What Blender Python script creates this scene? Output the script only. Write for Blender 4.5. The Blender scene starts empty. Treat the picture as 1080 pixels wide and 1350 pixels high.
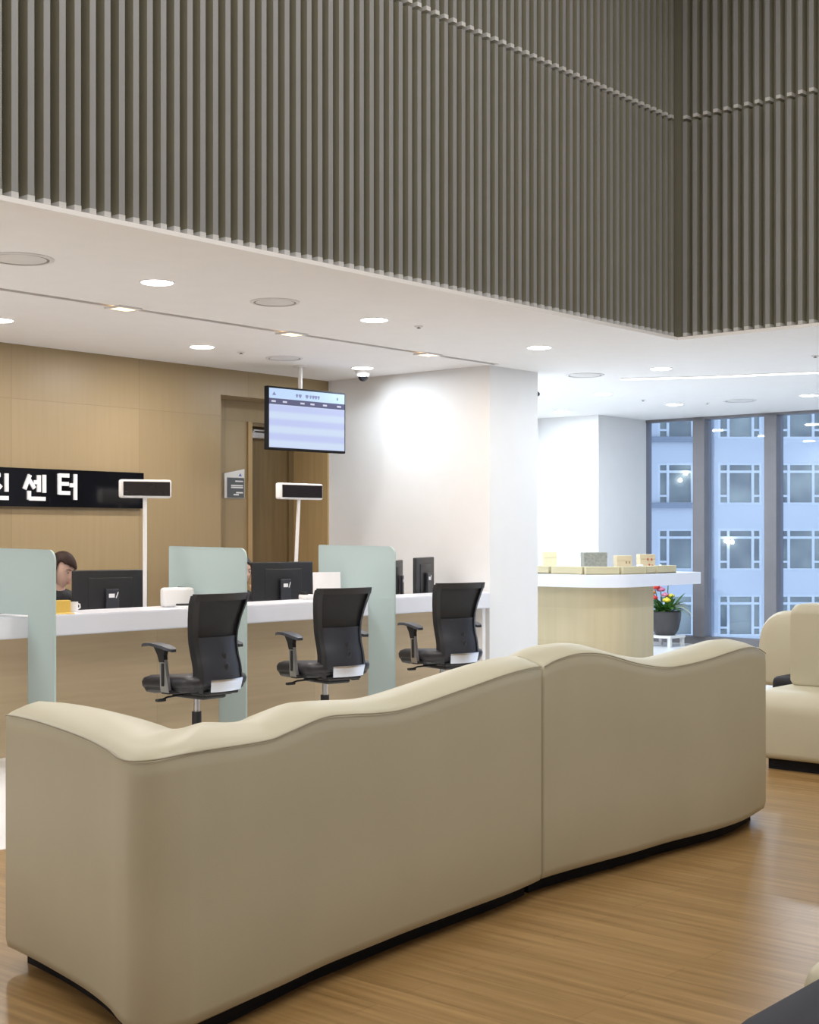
import bpy, bmesh, math, random
from mathutils import Vector, Matrix, Euler
random.seed(7)
S = bpy.context.scene
COL = S.collection
PI = math.pi

# ------------------------------------------------------------------ camera
YAW = math.radians(49.2)
FW = Vector((math.sin(YAW), math.cos(YAW), 0))
RT = Vector((math.cos(YAW), -math.sin(YAW), 0))
cd = bpy.data.cameras.new('camera')
cam = bpy.data.objects.new('camera', cd); COL.objects.link(cam)
cam.location = (0, 0, 1.3)
cam.rotation_euler = (PI/2, 0, -YAW)
cd.sensor_fit = 'HORIZONTAL'; cd.sensor_width = 36.0
cd.lens = 1845/1080*36
cd.shift_y = 30/1080
cd.clip_end = 300
S.camera = cam

# ------------------------------------------------------------------ world, large lights, exposure
W = bpy.data.worlds.new('overcast_sky'); S.world = W; W.use_nodes = True
bg = W.node_tree.nodes['Background']
bg.inputs['Color'].default_value = (0.58, 0.72, 1.0, 1)
bg.inputs['Strength'].default_value = 1.15

def area(name, loc, rot, sx, sy, power, color=(1, 1, 1), spread=180):
    ld = bpy.data.lights.new(name, 'AREA'); ld.shape = 'RECTANGLE'
    ld.size = sx; ld.size_y = sy; ld.energy = power; ld.color = color
    ld.spread = math.radians(spread)
    o = bpy.data.objects.new(name, ld); COL.objects.link(o)
    o.location = loc; o.rotation_euler = rot
    return o
# the atrium's high ceiling lighting, about six metres up
area('atrium_ceiling_light', (3.6, 1.4, 5.9), (0, 0, 0), 8.0, 6.0, 300, (1.0, 0.98, 0.95))
# added fill lamp over the unseen left hall, brightening the low ceiling by bounce
area('hall_fill_light', (0.6, 7.4, 2.66), (0, 0, 0), 4.0, 2.4, 100, (0.98, 0.98, 1.0))
DOWN_W, DOWN_R, SPOT_W, STRIP_W = 15, 15, 4, 10

S.view_settings.view_transform = 'Standard'
S.view_settings.look = 'None'
S.view_settings.gamma = 1.0
S.view_settings.exposure = 0.3
S.view_settings.use_curve_mapping = False

# ------------------------------------------------------------------ materials
def nt(name):
    m = bpy.data.materials.new(name); m.use_nodes = True
    return m, m.node_tree.nodes, m.node_tree.links, m.node_tree.nodes['Principled BSDF']

def mat(name, col, rough=0.5, metal=0.0, var=0.04, scale=6.0, bump=0.0, bscale=200.0, coat=0.0, spec=0.5):
    m, N, L, b = nt(name)
    b.inputs['Roughness'].default_value = rough
    b.inputs['Metallic'].default_value = metal
    b.inputs['Specular IOR Level'].default_value = spec
    b.inputs['Coat Weight'].default_value = coat
    tc = N.new('ShaderNodeTexCoord'); n = N.new('ShaderNodeTexNoise')
    n.inputs['Scale'].default_value = scale; n.inputs['Detail'].default_value = 3
    L.new(tc.outputs['Object'], n.inputs['Vector'])
    r = N.new('ShaderNodeValToRGB')
    r.color_ramp.elements[0].position = 0.3; r.color_ramp.elements[1].position = 0.7
    r.color_ramp.elements[0].color = (*[c*(1-var) for c in col], 1)
    r.color_ramp.elements[1].color = (*[min(1, c*(1+var)) for c in col], 1)
    L.new(n.outputs['Fac'], r.inputs['Fac']); L.new(r.outputs['Color'], b.inputs['Base Color'])
    if bump:
        n2 = N.new('ShaderNodeTexNoise'); n2.inputs['Scale'].default_value = bscale
        L.new(tc.outputs['Object'], n2.inputs['Vector'])
        bp = N.new('ShaderNodeBump'); bp.inputs['Strength'].default_value = bump; bp.inputs['Distance'].default_value = 0.002
        L.new(n2.outputs['Fac'], bp.inputs['Height']); L.new(bp.outputs['Normal'], b.inputs['Normal'])
    return m

def emit(name, col, strength):
    m, N, L, b = nt(name)
    b.inputs['Base Color'].default_value = (*[0.08*c for c in col], 1)
    b.inputs['Emission Color'].default_value = (*col, 1)
    b.inputs['Emission Strength'].default_value = strength; b.inputs['Specular IOR Level'].default_value = 0.1
    return m

def wood(name, ca, cb, rough, axis, grain=(22, 1.2), seam=None, seam_col=0.75, coat=0.0, spec=0.5):
    """axis: 0 grain along X, 1 along Y, 2 along Z (object space); seam = (plane axes, brick width, row height, offset, mortar)"""
    m, N, L, b = nt(name)
    b.inputs['Roughness'].default_value = rough; b.inputs['Coat Weight'].default_value = coat
    b.inputs['Specular IOR Level'].default_value = spec
    tc = N.new('ShaderNodeTexCoord'); mp = N.new('ShaderNodeMapping')
    sc = [grain[0]]*3; sc[axis] = grain[1]; mp.inputs['Scale'].default_value = sc
    L.new(tc.outputs['Object'], mp.inputs['Vector'])
    n = N.new('ShaderNodeTexNoise'); n.inputs['Scale'].default_value = 1.0; n.inputs['Detail'].default_value = 5; n.inputs['Roughness'].default_value = 0.6
    L.new(mp.outputs['Vector'], n.inputs['Vector'])
    r = N.new('ShaderNodeValToRGB'); r.color_ramp.elements[0].position = 0.3; r.color_ramp.elements[1].position = 0.7
    r.color_ramp.elements[0].color = (*ca, 1); r.color_ramp.elements[1].color = (*cb, 1)
    L.new(n.outputs['Fac'], r.inputs['Fac'])
    out = r.outputs['Color']
    if seam:
        (ax, ay), bw, rh, off, mo = seam
        sx = N.new('ShaderNodeSeparateXYZ'); cx = N.new('ShaderNodeCombineXYZ')
        L.new(tc.outputs['Object'], sx.inputs[0])
        L.new(sx.outputs['XYZ'[ax]], cx.inputs[0]); L.new(sx.outputs['XYZ'[ay]], cx.inputs[1])
        bt = N.new('ShaderNodeTexBrick'); bt.offset = off; bt.inputs['Scale'].default_value = 1
        bt.inputs['Brick Width'].default_value = bw; bt.inputs['Row Height'].default_value = rh
        bt.inputs['Mortar Size'].default_value = mo; bt.inputs['Mortar Smooth'].default_value = 0.1
        bt.inputs['Color1'].default_value = (1, 1, 1, 1); bt.inputs['Color2'].default_value = (0.88, 0.87, 0.85, 1)
        bt.inputs['Mortar'].default_value = (seam_col, seam_col*0.97, seam_col*0.93, 1)
        L.new(cx.outputs[0], bt.inputs['Vector'])
        mx = N.new('ShaderNodeMix'); mx.data_type = 'RGBA'; mx.blend_type = 'MULTIPLY'
        mx.inputs['Factor'].default_value = 1.0
        L.new(out, mx.inputs[6]); L.new(bt.outputs['Color'], mx.inputs[7]); out = mx.outputs[2]
    L.new(out, b.inputs['Base Color'])
    return m

M = {}
M['white_paint'] = mat('white_paint', (0.80, 0.79, 0.78), 0.55, var=0.01)
M['ceiling_paint'] = mat('ceiling_paint', (0.90, 0.88, 0.86), 0.7, var=0.01)
M['tile'] = mat('white_floor_tile', (0.84, 0.84, 0.83), 0.25, var=0.03, scale=2)
M['floor_wood'] = wood('floor_oak_planks', (0.245, 0.145, 0.052), (0.43, 0.265, 0.11), 0.28, 1, (34, 1.4), ((1, 0), 1.3, 0.12, 0.37, 0.0016), 0.72, spec=0.45)
M['wall_wood'] = wood('oak_veneer_wall', (0.360, 0.268, 0.145), (0.385, 0.288, 0.158), 0.42, 2, (30, 1.5), ((0, 2), 1.17, 2.3, 0.0, 0.002), 0.72)
M['jamb_wood'] = wood('oak_jamb', (0.40, 0.27, 0.12), (0.47, 0.32, 0.15), 0.45, 2)
M['door_wood'] = wood('brown_door_veneer', (0.15, 0.10, 0.045), (0.20, 0.135, 0.06), 0.45, 2)
M['desk_wood'] = wood('desk_front_veneer', (0.56, 0.435, 0.275), (0.63, 0.495, 0.32), 0.5, 0, (24, 1.2), ((0, 2), 1.44, 0.9, 0.0, 0.002), 0.8)
M['island_wood'] = wood('pale_veneer', (0.52, 0.43, 0.265), (0.57, 0.475, 0.30), 0.5, 2, (14, 1.0), ((0, 2), 0.9, 0.31, 0.0, 0.001), 0.92)
M['solid_surface'] = mat('white_solid_surface', (0.79, 0.80, 0.86), 0.3, var=0.01)
M['slat'] = mat('grey_slat', (0.28, 0.278, 0.275), 0.5, var=0.03)
M['slat_back'] = mat('olive_backing', (0.265, 0.25, 0.185), 0.7, var=0.03)
M['slat_cap'] = mat('pale_slat_end', (0.62, 0.61, 0.60), 0.5, var=0.02)
M['leather'] = mat('cream_leather', (0.525, 0.49, 0.362), 0.46, var=0.03, scale=3, bump=0.12, bscale=260)
M['seam'] = mat('leather_seam', (0.33, 0.30, 0.22), 0.6)
M['purple'] = mat('dark_violet_leather', (0.019, 0.018, 0.024), 0.6, var=0.06, spec=0.25, bump=0.1, bscale=260)
M['black'] = mat('black_plastic', (0.012, 0.012, 0.014), 0.45)
M['plinth'] = mat('black_plinth', (0.012, 0.012, 0.014), 0.7, spec=0.15)
M['charcoal'] = mat('charcoal_plastic', (0.030, 0.032, 0.042), 0.4)
M['seat_fabric'] = mat('black_seat_leather', (0.020, 0.018, 0.022), 0.42, var=0.08)
M['silver'] = mat('brushed_silver', (0.55, 0.55, 0.57), 0.35, 1.0)
M['chrome'] = mat('bright_chrome', (0.62, 0.68, 0.78), 0.22, 1.0)
M['white_plastic'] = mat('white_plastic', (0.80, 0.79, 0.78), 0.4, var=0.01)
M['screen_off'] = mat('dark_screen', (0.016, 0.012, 0.014), 0.25)
M['gloss_black'] = mat('gloss_black_acrylic', (0.006, 0.006, 0.008), 0.08)
M['letter'] = mat('white_letter', (0.86, 0.86, 0.88), 0.4, var=0.01)
M['alu'] = mat('grey_aluminium', (0.20, 0.19, 0.20), 0.45, 0.2)
M['vent'] = mat('vent_metal', (0.74, 0.72, 0.70), 0.5)
M['vent_dark'] = mat('vent_gap', (0.26, 0.25, 0.24), 0.7)
M['lamp_white'] = emit('lamp_diffuser', (1.0, 0.985, 0.97), 14.0)
M['lamp_warm'] = emit('lamp_warm_lens', (1.0, 0.66, 0.36), 3.2)
M['strip'] = emit('strip_diffuser', (1.0, 1.0, 1.0), 3.0)
M['facade'] = mat('facade_render', (0.60, 0.63, 0.66), 0.8, var=0.03, scale=0.2)
M['facade_frame'] = mat('facade_window_frame', (0.68, 0.72, 0.74), 0.6)
M['facade_ledge'] = mat('facade_ledge', (0.26, 0.29, 0.34), 0.7)
M['paper'] = mat('paper', (0.80, 0.79, 0.80), 0.7)
M['yellow'] = mat('yellow_paper', (0.72, 0.48, 0.10), 0.7)
M['sample'] = wood('sample_board', (0.52, 0.45, 0.27), (0.60, 0.52, 0.33), 0.6, 0)
M['pale_box'] = mat('pale_yellow_box', (0.70, 0.62, 0.38), 0.6)
M['grey_box'] = mat('grey_weave_box', (0.27, 0.26, 0.21), 0.7, var=0.2, scale=60)
M['tan_box'] = mat('tan_box', (0.62, 0.49, 0.30), 0.6)
M['red_mark'] = mat('red_mark', (0.45, 0.10, 0.05), 0.6)
M['brown_mark'] = mat('brown_mark', (0.33, 0.22, 0.12), 0.6)
M['pot'] = mat('dark_glazed_pot', (0.055, 0.05, 0.052), 0.35)
M['leaf'] = mat('green_leaf', (0.055, 0.16, 0.02), 0.45, var=0.3)
M['leaf_pale'] = mat('variegated_leaf', (0.66, 0.70, 0.50), 0.5, var=0.12, scale=30)
M['red'] = mat('red_petal', (0.62, 0.04, 0.03), 0.5)
M['orange'] = mat('orange_petal', (0.75, 0.26, 0.03), 0.5)
M['pink'] = mat('pink_petal', (0.62, 0.20, 0.32), 0.5)
M['yellowp'] = mat('yellow_petal', (0.78, 0.62, 0.05), 0.5)
M['plum'] = mat('plum_petal', (0.16, 0.03, 0.07), 0.5)
M['skin'] = mat('skin', (0.62, 0.40, 0.31), 0.5, var=0.03)
M['hair_brown'] = mat('brown_hair', (0.026, 0.010, 0.006), 0.6, var=0.3, scale=40, spec=0.25)
M['hair_black'] = mat('black_hair', (0.018, 0.013, 0.012), 0.4, var=0.25, scale=40)
M['jacket'] = mat('black_jacket', (0.013, 0.013, 0.017), 0.7)
M['lip'] = mat('lip', (0.42, 0.19, 0.16), 0.45)
M['eye_white'] = mat('eye_white', (0.45, 0.42, 0.40), 0.3)
M['iris'] = mat('dark_iris', (0.015, 0.01, 0.008), 0.2)
M['sign_grey'] = mat('sign_grey', (0.10, 0.11, 0.12), 0.45)
M['blue'] = mat('blue_mark', (0.08, 0.13, 0.45), 0.5)

# frosted green glass: mostly scattering, a little see-through
m, N, L, b = nt('frosted_glass')
b.inputs['Base Color'].default_value = (0.56, 0.635, 0.63, 1); b.inputs['Roughness'].default_value = 0.35
tl = N.new('ShaderNodeBsdfTranslucent'); tl.inputs['Color'].default_value = (0.63, 0.71, 0.70, 1)
tp = N.new('ShaderNodeBsdfTransparent'); tp.inputs['Color'].default_value = (0.80, 0.92, 0.89, 1)
m1 = N.new('ShaderNodeMixShader'); m1.inputs[0].default_value = 0.45
m2 = N.new('ShaderNodeMixShader'); m2.inputs[0].default_value = 0.14
L.new(b.outputs[0], m1.inputs[1]); L.new(tl.outputs[0], m1.inputs[2])
L.new(m1.outputs[0], m2.inputs[1]); L.new(tp.outputs[0], m2.inputs[2])
L.new(m2.outputs[0], N['Material Output'].inputs['Surface'])
M['frosted'] = m
M['glass_edge'] = mat('glass_edge', (0.50, 0.62, 0.59), 0.2)

# clear window glass: transparent with a weak mirror
m, N, L, b = nt('window_glass')
tp = N.new('ShaderNodeBsdfTransparent'); tp.inputs['Color'].default_value = (0.93, 0.97, 1.0, 1)
gl = N.new('ShaderNodeBsdfGlossy'); gl.inputs['Roughness'].default_value = 0.0
fr = N.new('ShaderNodeFresnel'); fr.inputs['IOR'].default_value = 1.5
mx = N.new('ShaderNodeMixShader')
L.new(fr.outputs[0], mx.inputs[0]); L.new(tp.outputs[0], mx.inputs[1]); L.new(gl.outputs[0], mx.inputs[2])
L.new(mx.outputs[0], N['Material Output'].inputs['Surface'])
M['glass'] = m
# chair mesh: fine woven net, partly see-through
m, N, L, b = nt('chair_mesh_fabric')
b.inputs['Base Color'].default_value = (0.012, 0.012, 0.013, 1); b.inputs['Roughness'].default_value = 0.7
tp = N.new('ShaderNodeBsdfTransparent'); mx = N.new('ShaderNodeMixShader'); mx.inputs[0].default_value = 0.10
L.new(b.outputs[0], mx.inputs[1]); L.new(tp.outputs[0], mx.inputs[2]); L.new(mx.outputs[0], N['Material Output'].inputs['Surface'])
M['net'] = m
# far window panes: dark, glossy, slightly varied
m, N, L, b = nt('far_window_pane')
tc = N.new('ShaderNodeTexCoord'); n = N.new('ShaderNodeTexNoise'); n.inputs['Scale'].default_value = 0.45; n.inputs['Detail'].default_value = 2
L.new(tc.outputs['Object'], n.inputs['Vector'])
r = N.new('ShaderNodeValToRGB'); r.color_ramp.elements[0].position = 0.35; r.color_ramp.elements[1].position = 0.65
r.color_ramp.elements[0].color = (0.15, 0.18, 0.19, 1); r.color_ramp.elements[1].color = (0.36, 0.40, 0.36, 1)
L.new(n.outputs['Fac'], r.inputs['Fac']); L.new(r.outputs['Color'], b.inputs['Base Color']); b.inputs['Roughness'].default_value = 0.3
M['far_pane'] = m
# display picture: pale rows
m, N, L, b = nt('display_rows')
tc = N.new('ShaderNodeTexCoord'); sx = N.new('ShaderNodeSeparateXYZ'); L.new(tc.outputs['Object'], sx.inputs[0])
mt = N.new('ShaderNodeMath'); mt.operation = 'MULTIPLY'; mt.inputs[1].default_value = 2*PI/0.115
sn = N.new('ShaderNodeMath'); sn.operation = 'SINE'
L.new(sx.outputs[2], mt.inputs[0]); L.new(mt.outputs[0], sn.inputs[0])
r = N.new('ShaderNodeValToRGB'); r.color_ramp.elements[0].position = 0.2; r.color_ramp.elements[1].position = 0.8
r.color_ramp.elements[0].color = (0.58, 0.65, 0.98, 1); r.color_ramp.elements[1].color = (0.68, 0.80, 1.0, 1)
ad = N.new('ShaderNodeMath'); ad.operation = 'MULTIPLY_ADD'; ad.inputs[1].default_value = 0.5; ad.inputs[2].default_value = 0.5
L.new(sn.outputs[0], ad.inputs[0]); L.new(ad.outputs[0], r.inputs['Fac'])
b.inputs['Base Color'].default_value = (0.02, 0.02, 0.02, 1); b.inputs['Specular IOR Level'].default_value = 0.1
L.new(r.outputs['Color'], b.inputs['Emission Color']); b.inputs['Emission Strength'].default_value = 0.72
M['display_rows'] = m
M['display_head'] = emit('display_heading', (0.55, 0.72, 1.0), 0.75)
M['display_band'] = emit('display_band', (0.09, 0.09, 0.16), 1.0)
M['display_ink'] = emit('display_ink', (0.22, 0.24, 0.40), 0.9)
M['display_pale'] = emit('display_pale', (0.5, 0.5, 0.62), 1.0)

# ------------------------------------------------------------------ mesh helpers
I4 = Matrix.Identity(4)
def NB(): return bmesh.new()

def obj(name, bm, m, parent=None, smooth=False, loc=None, rot=None, angle=40):
    bmesh.ops.recalc_face_normals(bm, faces=bm.faces)
    me = bpy.data.meshes.new(name)
    if smooth:
        for f in bm.faces: f.smooth = True
        ca = math.cos(math.radians(angle))
        for e in bm.edges:
            if len(e.link_faces) == 2 and e.link_faces[0].normal.dot(e.link_faces[1].normal) < ca: e.smooth = False
    bm.to_mesh(me); bm.free()
    ms = m if isinstance(m, (list, tuple)) else [m]
    for k in ms: me.materials.append(M[k] if isinstance(k, str) else k)
    o = bpy.data.objects.new(name, me); COL.objects.link(o)
    if parent: o.parent = parent
    if loc: o.location = loc
    if rot: o.rotation_euler = rot
    return o

def tag(o, label, cat, group=None):
    o['label'] = label; o['category'] = cat
    if group: o['group'] = group
    return o
def thing(name, label, cat, loc=(0, 0, 0), rz=0, group=None):
    o = bpy.data.objects.new(name, None); COL.objects.link(o); o.empty_display_size = 0.1
    o.location = loc; o.rotation_euler = (0, 0, rz)
    return tag(o, label, cat, group)
def struct(name, bm, m, parent=None, smooth=False):
    o = obj(name, bm, m, parent, smooth)
    o['kind'] = 'structure'
    return o

def box(bm, x0, x1, y0, y1, z0, z1, mi=0, T=I4):
    vs = [bm.verts.new(T @ Vector(p)) for p in ((x0,y0,z0),(x1,y0,z0),(x1,y1,z0),(x0,y1,z0),(x0,y0,z1),(x1,y0,z1),(x1,y1,z1),(x0,y1,z1))]
    for f in ((3,2,1,0),(4,5,6,7),(0,1,5,4),(1,2,6,5),(2,3,7,6),(3,0,4,7)):
        fc = bm.faces.new([vs[i] for i in f]); fc.material_index = mi
    return bm
def rbox(bm, x0, x1, y0, y1, z0, z1, r=0.01, seg=2, T=I4, mi=0):
    t = bmesh.new(); box(t, x0, x1, y0, y1, z0, z1)
    bmesh.ops.bevel(t, geom=t.edges[:], offset=r, segments=seg, profile=0.5, affect='EDGES', clamp_overlap=True)
    add(bm, t, T, mi); return bm
def add(bm, t, T=I4, mi=0):
    mp = {v: bm.verts.new(T @ v.co) for v in t.verts}
    for f in t.faces:
        try:
            nf = bm.faces.new([mp[v] for v in f.verts]); nf.material_index = mi
        except ValueError: pass
    t.free()
def frame_of(d):
    d = d.normalized(); a = Vector((0, 0, 1)) if abs(d.z) < 0.9 else Vector((1, 0, 0))
    x = d.cross(a).normalized(); return x, d.cross(x).normalized()
def tube(bm, pts, r, n=10, caps=True, mi=0, T=I4):
    pts = [Vector(p) for p in pts]; rs = r if isinstance(r, (list, tuple)) else [r]*len(pts)
    rings = []; px = None
    for i, p in enumerate(pts):
        d = (pts[min(i+1, len(pts)-1)] - pts[max(i-1, 0)])
        x, y = frame_of(d)
        if px is not None and abs(px.dot(d.normalized())) < 0.95:
            x = (px - d.normalized()*px.dot(d.normalized())).normalized(); y = d.normalized().cross(x)
        px = x
        rings.append([bm.verts.new(T @ (p + rs[i]*(x*math.cos(2*PI*k/n) + y*math.sin(2*PI*k/n)))) for k in range(n)])
    for a, b in zip(rings, rings[1:]):
        for k in range(n):
            f = bm.faces.new((a[k], a[(k+1) % n], b[(k+1) % n], b[k])); f.material_index = mi
    if caps:
        bm.faces.new(rings[0]).material_index = mi; bm.faces.new(rings[-1]).material_index = mi
    return bm
def cyl(bm, c, r, z0, z1, n=24, r1=None, mi=0, T=I4):
    return tube(bm, [(c[0], c[1], z0), (c[0], c[1], z1)], [r, r if r1 is None else r1], n, True, mi, T)
def lathe(bm, prof, c=(0, 0), n=24, mi=0, T=I4):
    rings = []
    for r, z in prof:
        rings.append([bm.verts.new(T @ Vector((c[0]+r*math.cos(2*PI*k/n), c[1]+r*math.sin(2*PI*k/n), z))) for k in range(n)])
    for a, b in zip(rings, rings[1:]):
        for k in range(n):
            f = bm.faces.new((a[k], a[(k+1) % n], b[(k+1) % n], b[k])); f.material_index = mi
    bm.faces.new(rings[0]).material_index = mi; bm.faces.new(rings[-1]).material_index = mi
    return bm
def loft(bm, secs, close=True, caps=True, mi=0):
    rings = [[bm.verts.new(p) for p in s] for s in secs]
    n = len(rings[0])
    for a, b in zip(rings, rings[1:]):
        for k in range(n if close else n-1):
            f = bm.faces.new((a[k], a[(k+1) % n], b[(k+1) % n], b[k])); f.material_index = mi
    if caps:
        bm.faces.new(rings[0]).material_index = mi; bm.faces.new(rings[-1]).material_index = mi
    return bm
def prism(bm, poly, z0, z1, mi=0, T=I4):
    a = [bm.verts.new(T @ Vector((x, y, z0))) for x, y in poly]; b = [bm.verts.new(T @ Vector((x, y, z1))) for x, y in poly]
    n = len(poly)
    for k in range(n): bm.faces.new((a[k], a[(k+1) % n], b[(k+1) % n], b[k])).material_index = mi
    bm.faces.new(a).material_index = mi; bm.faces.new(b).material_index = mi
    return bm
def ball(bm, c, r, T=I4, u=12, v=8, mi=0):
    t = bmesh.new(); bmesh.ops.create_uvsphere(t, u_segments=u, v_segments=v, radius=1)
    r = r if isinstance(r, (list, tuple)) else (r, r, r)
    add(bm, t, T @ Matrix.Translation(c) @ Matrix.Diagonal((*r, 1)), mi); return bm
def rounded_poly(pts, radii, seg=8):
    out = []; n = len(pts)
    for i in range(n):
        p = Vector(pts[i]); a = Vector(pts[i-1]); b = Vector(pts[(i+1) % n]); r = radii[i]
        if r <= 0: out.append(tuple(p)); continue
        da = (a-p).normalized(); db = (b-p).normalized()
        ang = da.angle(db); tl = r/math.tan(ang/2)
        s, e = p+da*tl, p+db*tl; c = p+(da+db).normalized()*(r/math.sin(ang/2))
        a0 = math.atan2(s.y-c.y, s.x-c.x); a1 = math.atan2(e.y-c.y, e.x-c.x)
        dlt = (a1-a0+PI) % (2*PI) - PI
        for k in range(seg+1):
            t = a0+dlt*k/seg; out.append((c.x+r*math.cos(t), c.y+r*math.sin(t)))
    return out
def copy_tree(o, parent=None):
    c = o.copy(); COL.objects.link(c)
    if parent: c.parent = parent
    for ch in list(o.children): copy_tree(ch, c)
    return c
def RZ(a): return Matrix.Rotation(a, 4, 'Z')
def TR(x, y, z): return Matrix.Translation((x, y, z))

# ------------------------------------------------------------------ the setting
H = 2.7; HA = 6.0
CX, CY = 8.9, 5.13            # the atrium's inner corner
XW = 9.18; YW = 8.9           # white side wall, wooden back wall
struct('floor', box(box(NB(), -3, 8.9, 5.05, 10, -0.1, 0), 8.9, 15.1, -4, 10, -0.1, 0), 'tile')
struct('floor_lounge', box(NB(), -3, 8.9, -4, 5.05, -0.1, 0), 'floor_wood')
c = NB()
E0 = 0.012    # the low ceiling's edge stands just proud of the slats, which end above it
box(c, -3, CX-E0, CY-E0, CY+0.075, H, H+0.022); box(c, CX-E0, CX+0.075, -4, CY+0.075, H, H+0.022)
box(c, -3, XW, CY+0.075, 6.945, H, H+0.1); box(c, -3, XW, 7.01, 10, H, H+0.1)
box(c, XW, 15.1, CY+0.075, 10, H, H+0.1); box(c, CX+0.075, 15.1, -4, CY+0.075, H, H+0.1)
struct('ceiling', c, 'ceiling_paint')
struct('trim_1', box(NB(), -3, XW, 6.945, 7.01, H+0.05, H+0.1), 'vent_dark')
struct('ceiling_atrium', box(NB(), -3, 9.1, -4, 5.4, HA, HA+0.1), 'white_paint')
# slatted upper walls
wub = struct('wall_upper_back', box(NB(), -3, CX+0.17, CY+0.07, CY+0.17, H+0.1, HA), 'slat_back')
wur = struct('wall_upper_right', box(NB(), CX+0.07, CX+0.17, -4, CY+0.07, H+0.1, HA), 'slat_back')
P, SW, SD = 0.08, 0.033, 0.064
def slat(bm, x0, x1, y0, y1, z0, z1, front):
    """grey front edge, olive sides, pale end sleeve at the foot"""
    n0 = len(bm.faces); box(bm, x0, x1, y0, y1, z0, z1, 2); bm.faces.ensure_lookup_table()
    bm.faces[n0+front].material_index = 0
    e = 0.0015
    box(bm, x0-e, x1+e, y0-e, y1-e, z0-0.004, z0+0.020, 1)
JZ = 4.275
b1, b2 = NB(), NB()
x = 8.845
while x > -3:
    slat(b1, x-SW, x, CY, CY+SD, H+0.030, JZ-0.008, 2); slat(b1, x-SW, x, CY, CY+SD, JZ+0.016, HA, 2); x -= P
y = 5.085
while y > -4:
    slat(b2, CX, CX+SD, y-SW, y, H+0.030, JZ-0.008, 5); slat(b2, CX, CX+SD, y-SW, y, JZ+0.016, HA, 5); y -= P
o = struct('slat_cladding', b1, ['slat', 'slat_cap', 'slat_back'], wub); o = struct('slat_cladding', b2, ['slat', 'slat_cap', 'slat_back'], wur)
# backing strip behind the slats' feet, and the pale edge trim of the low ceiling
tb = NB(); box(tb, -3, CX+0.07, CY+0.066, CY+0.07, H+0.022, H+0.11); box(tb, CX+0.066, CX+0.07, -4, CY+0.066, H+0.022, H+0.11)
struct('trim_0', tb, 'slat_back')
# back wall with the door recess
RX0, RZT = 7.88, 2.48
wb = NB(); box(wb, -3, RX0, YW, YW+0.4, 0, H); box(wb, RX0, XW, YW, YW+0.4, RZT, H)
struct('wall_back', wb, 'wall_wood')
DX0 = 8.50; DZ = 2.27
wb = NB(); box(wb, RX0, DX0-0.05, 9.2, 9.3, 0, RZT); box(wb, DX0-0.05, XW, 9.2, 9.3, DZ+0.03, RZT)
struct('wall_recess', wb, 'wall_wood')
wb = NB(); box(wb, DX0-0.05, DX0, 9.18, 9.42, 0, DZ+0.03)
struct('trim_2', wb, 'jamb_wood')
struct('trim_4', box(NB(), DX0, XW-0.02, 9.21, 9.42, DZ, DZ+0.03), 'door_wood')
struct('trim_3', box(box(NB(), XW-0.02, XW, YW-0.005, 9.2, 0, RZT), XW-0.02, XW, 9.2, 9.42, 0, RZT), 'jamb_wood')
d = thing('door_1', '', '', (0, 0, 0)); d['kind'] = 'structure'
for k in ('label', 'category'): del d[k]
lf = struct('door_leaf', box(NB(), DX0, XW-0.08, 9.36, 9.41, 0.01, DZ), 'door_wood', d)
struct('hinge_strip', box(NB(), XW-0.08, XW-0.02, 9.33, 9.41, 0.01, DZ), 'door_wood', d)
g = NB(); rbox(g, 8.56, 8.82, 9.30, 9.36, 2.17, 2.23, 0.008); rbox(g, 8.60, 9.0, 9.27, 9.29, 2.235, 2.25, 0.004); box(g, 8.60, 8.62, 9.28, 9.34, 2.22, 2.245)
struct('door_closer', g, 'silver', d)
# white wall beside the counter and the square end of it
struct('wall_right', box(NB(), XW, 9.86, 7.05, 10, 0, H), 'white_paint')
struct('wall_far_back', box(NB(), 9.86, 15.1, 9.85, 10, 0, H), 'white_paint')
struct('wall_column', box(NB(), 13.8, 14.86, 9.0, 9.85, 0, H), 'white_paint')
struct('wall_front', box(NB(), -3, 15.1, -4.1, -4, 0, HA), 'white_paint')
struct('wall_left', box(NB(), -3.1, -3, -4, 10, 0, HA), 'white_paint')
struct('wall_rear', box(NB(), -3, 9.83, 9.9, 10, 0, H), 'white_paint')
# glazed wall
XG = 14.9
w = thing('window_1', '', '', (0, 0, 0)); w['kind'] = 'structure'
for k in ('label', 'category'): del w[k]
fb = NB()
ys = [9.08, 8.26, 7.34, 6.46, 5.58, 4.7, 3.8, 2.9, 2.0, 1.1, 0.2, -0.7, -1.6, -2.5, -3.4, -4.0]
struct('window_frame', box(box(NB(), XG-0.05, XG+0.1, -4, 9.15, 0.0, 0.09), XG-0.05, XG+0.1, -4, 9.15, H-0.03, H+0.05), 'alu', w)
for i, y in enumerate(ys[:-1]):
    hw = 0.075
    struct('mullion', box(NB(), XG-0.08, XG+0.1, y-hw, y+hw, 0.09, H-0.03), 'alu', w)
    struct('pane', box(NB(), XG+0.02, XG+0.026, ys[i+1]+0.0, y, 0.09, H-0.03), 'glass', w)

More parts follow.
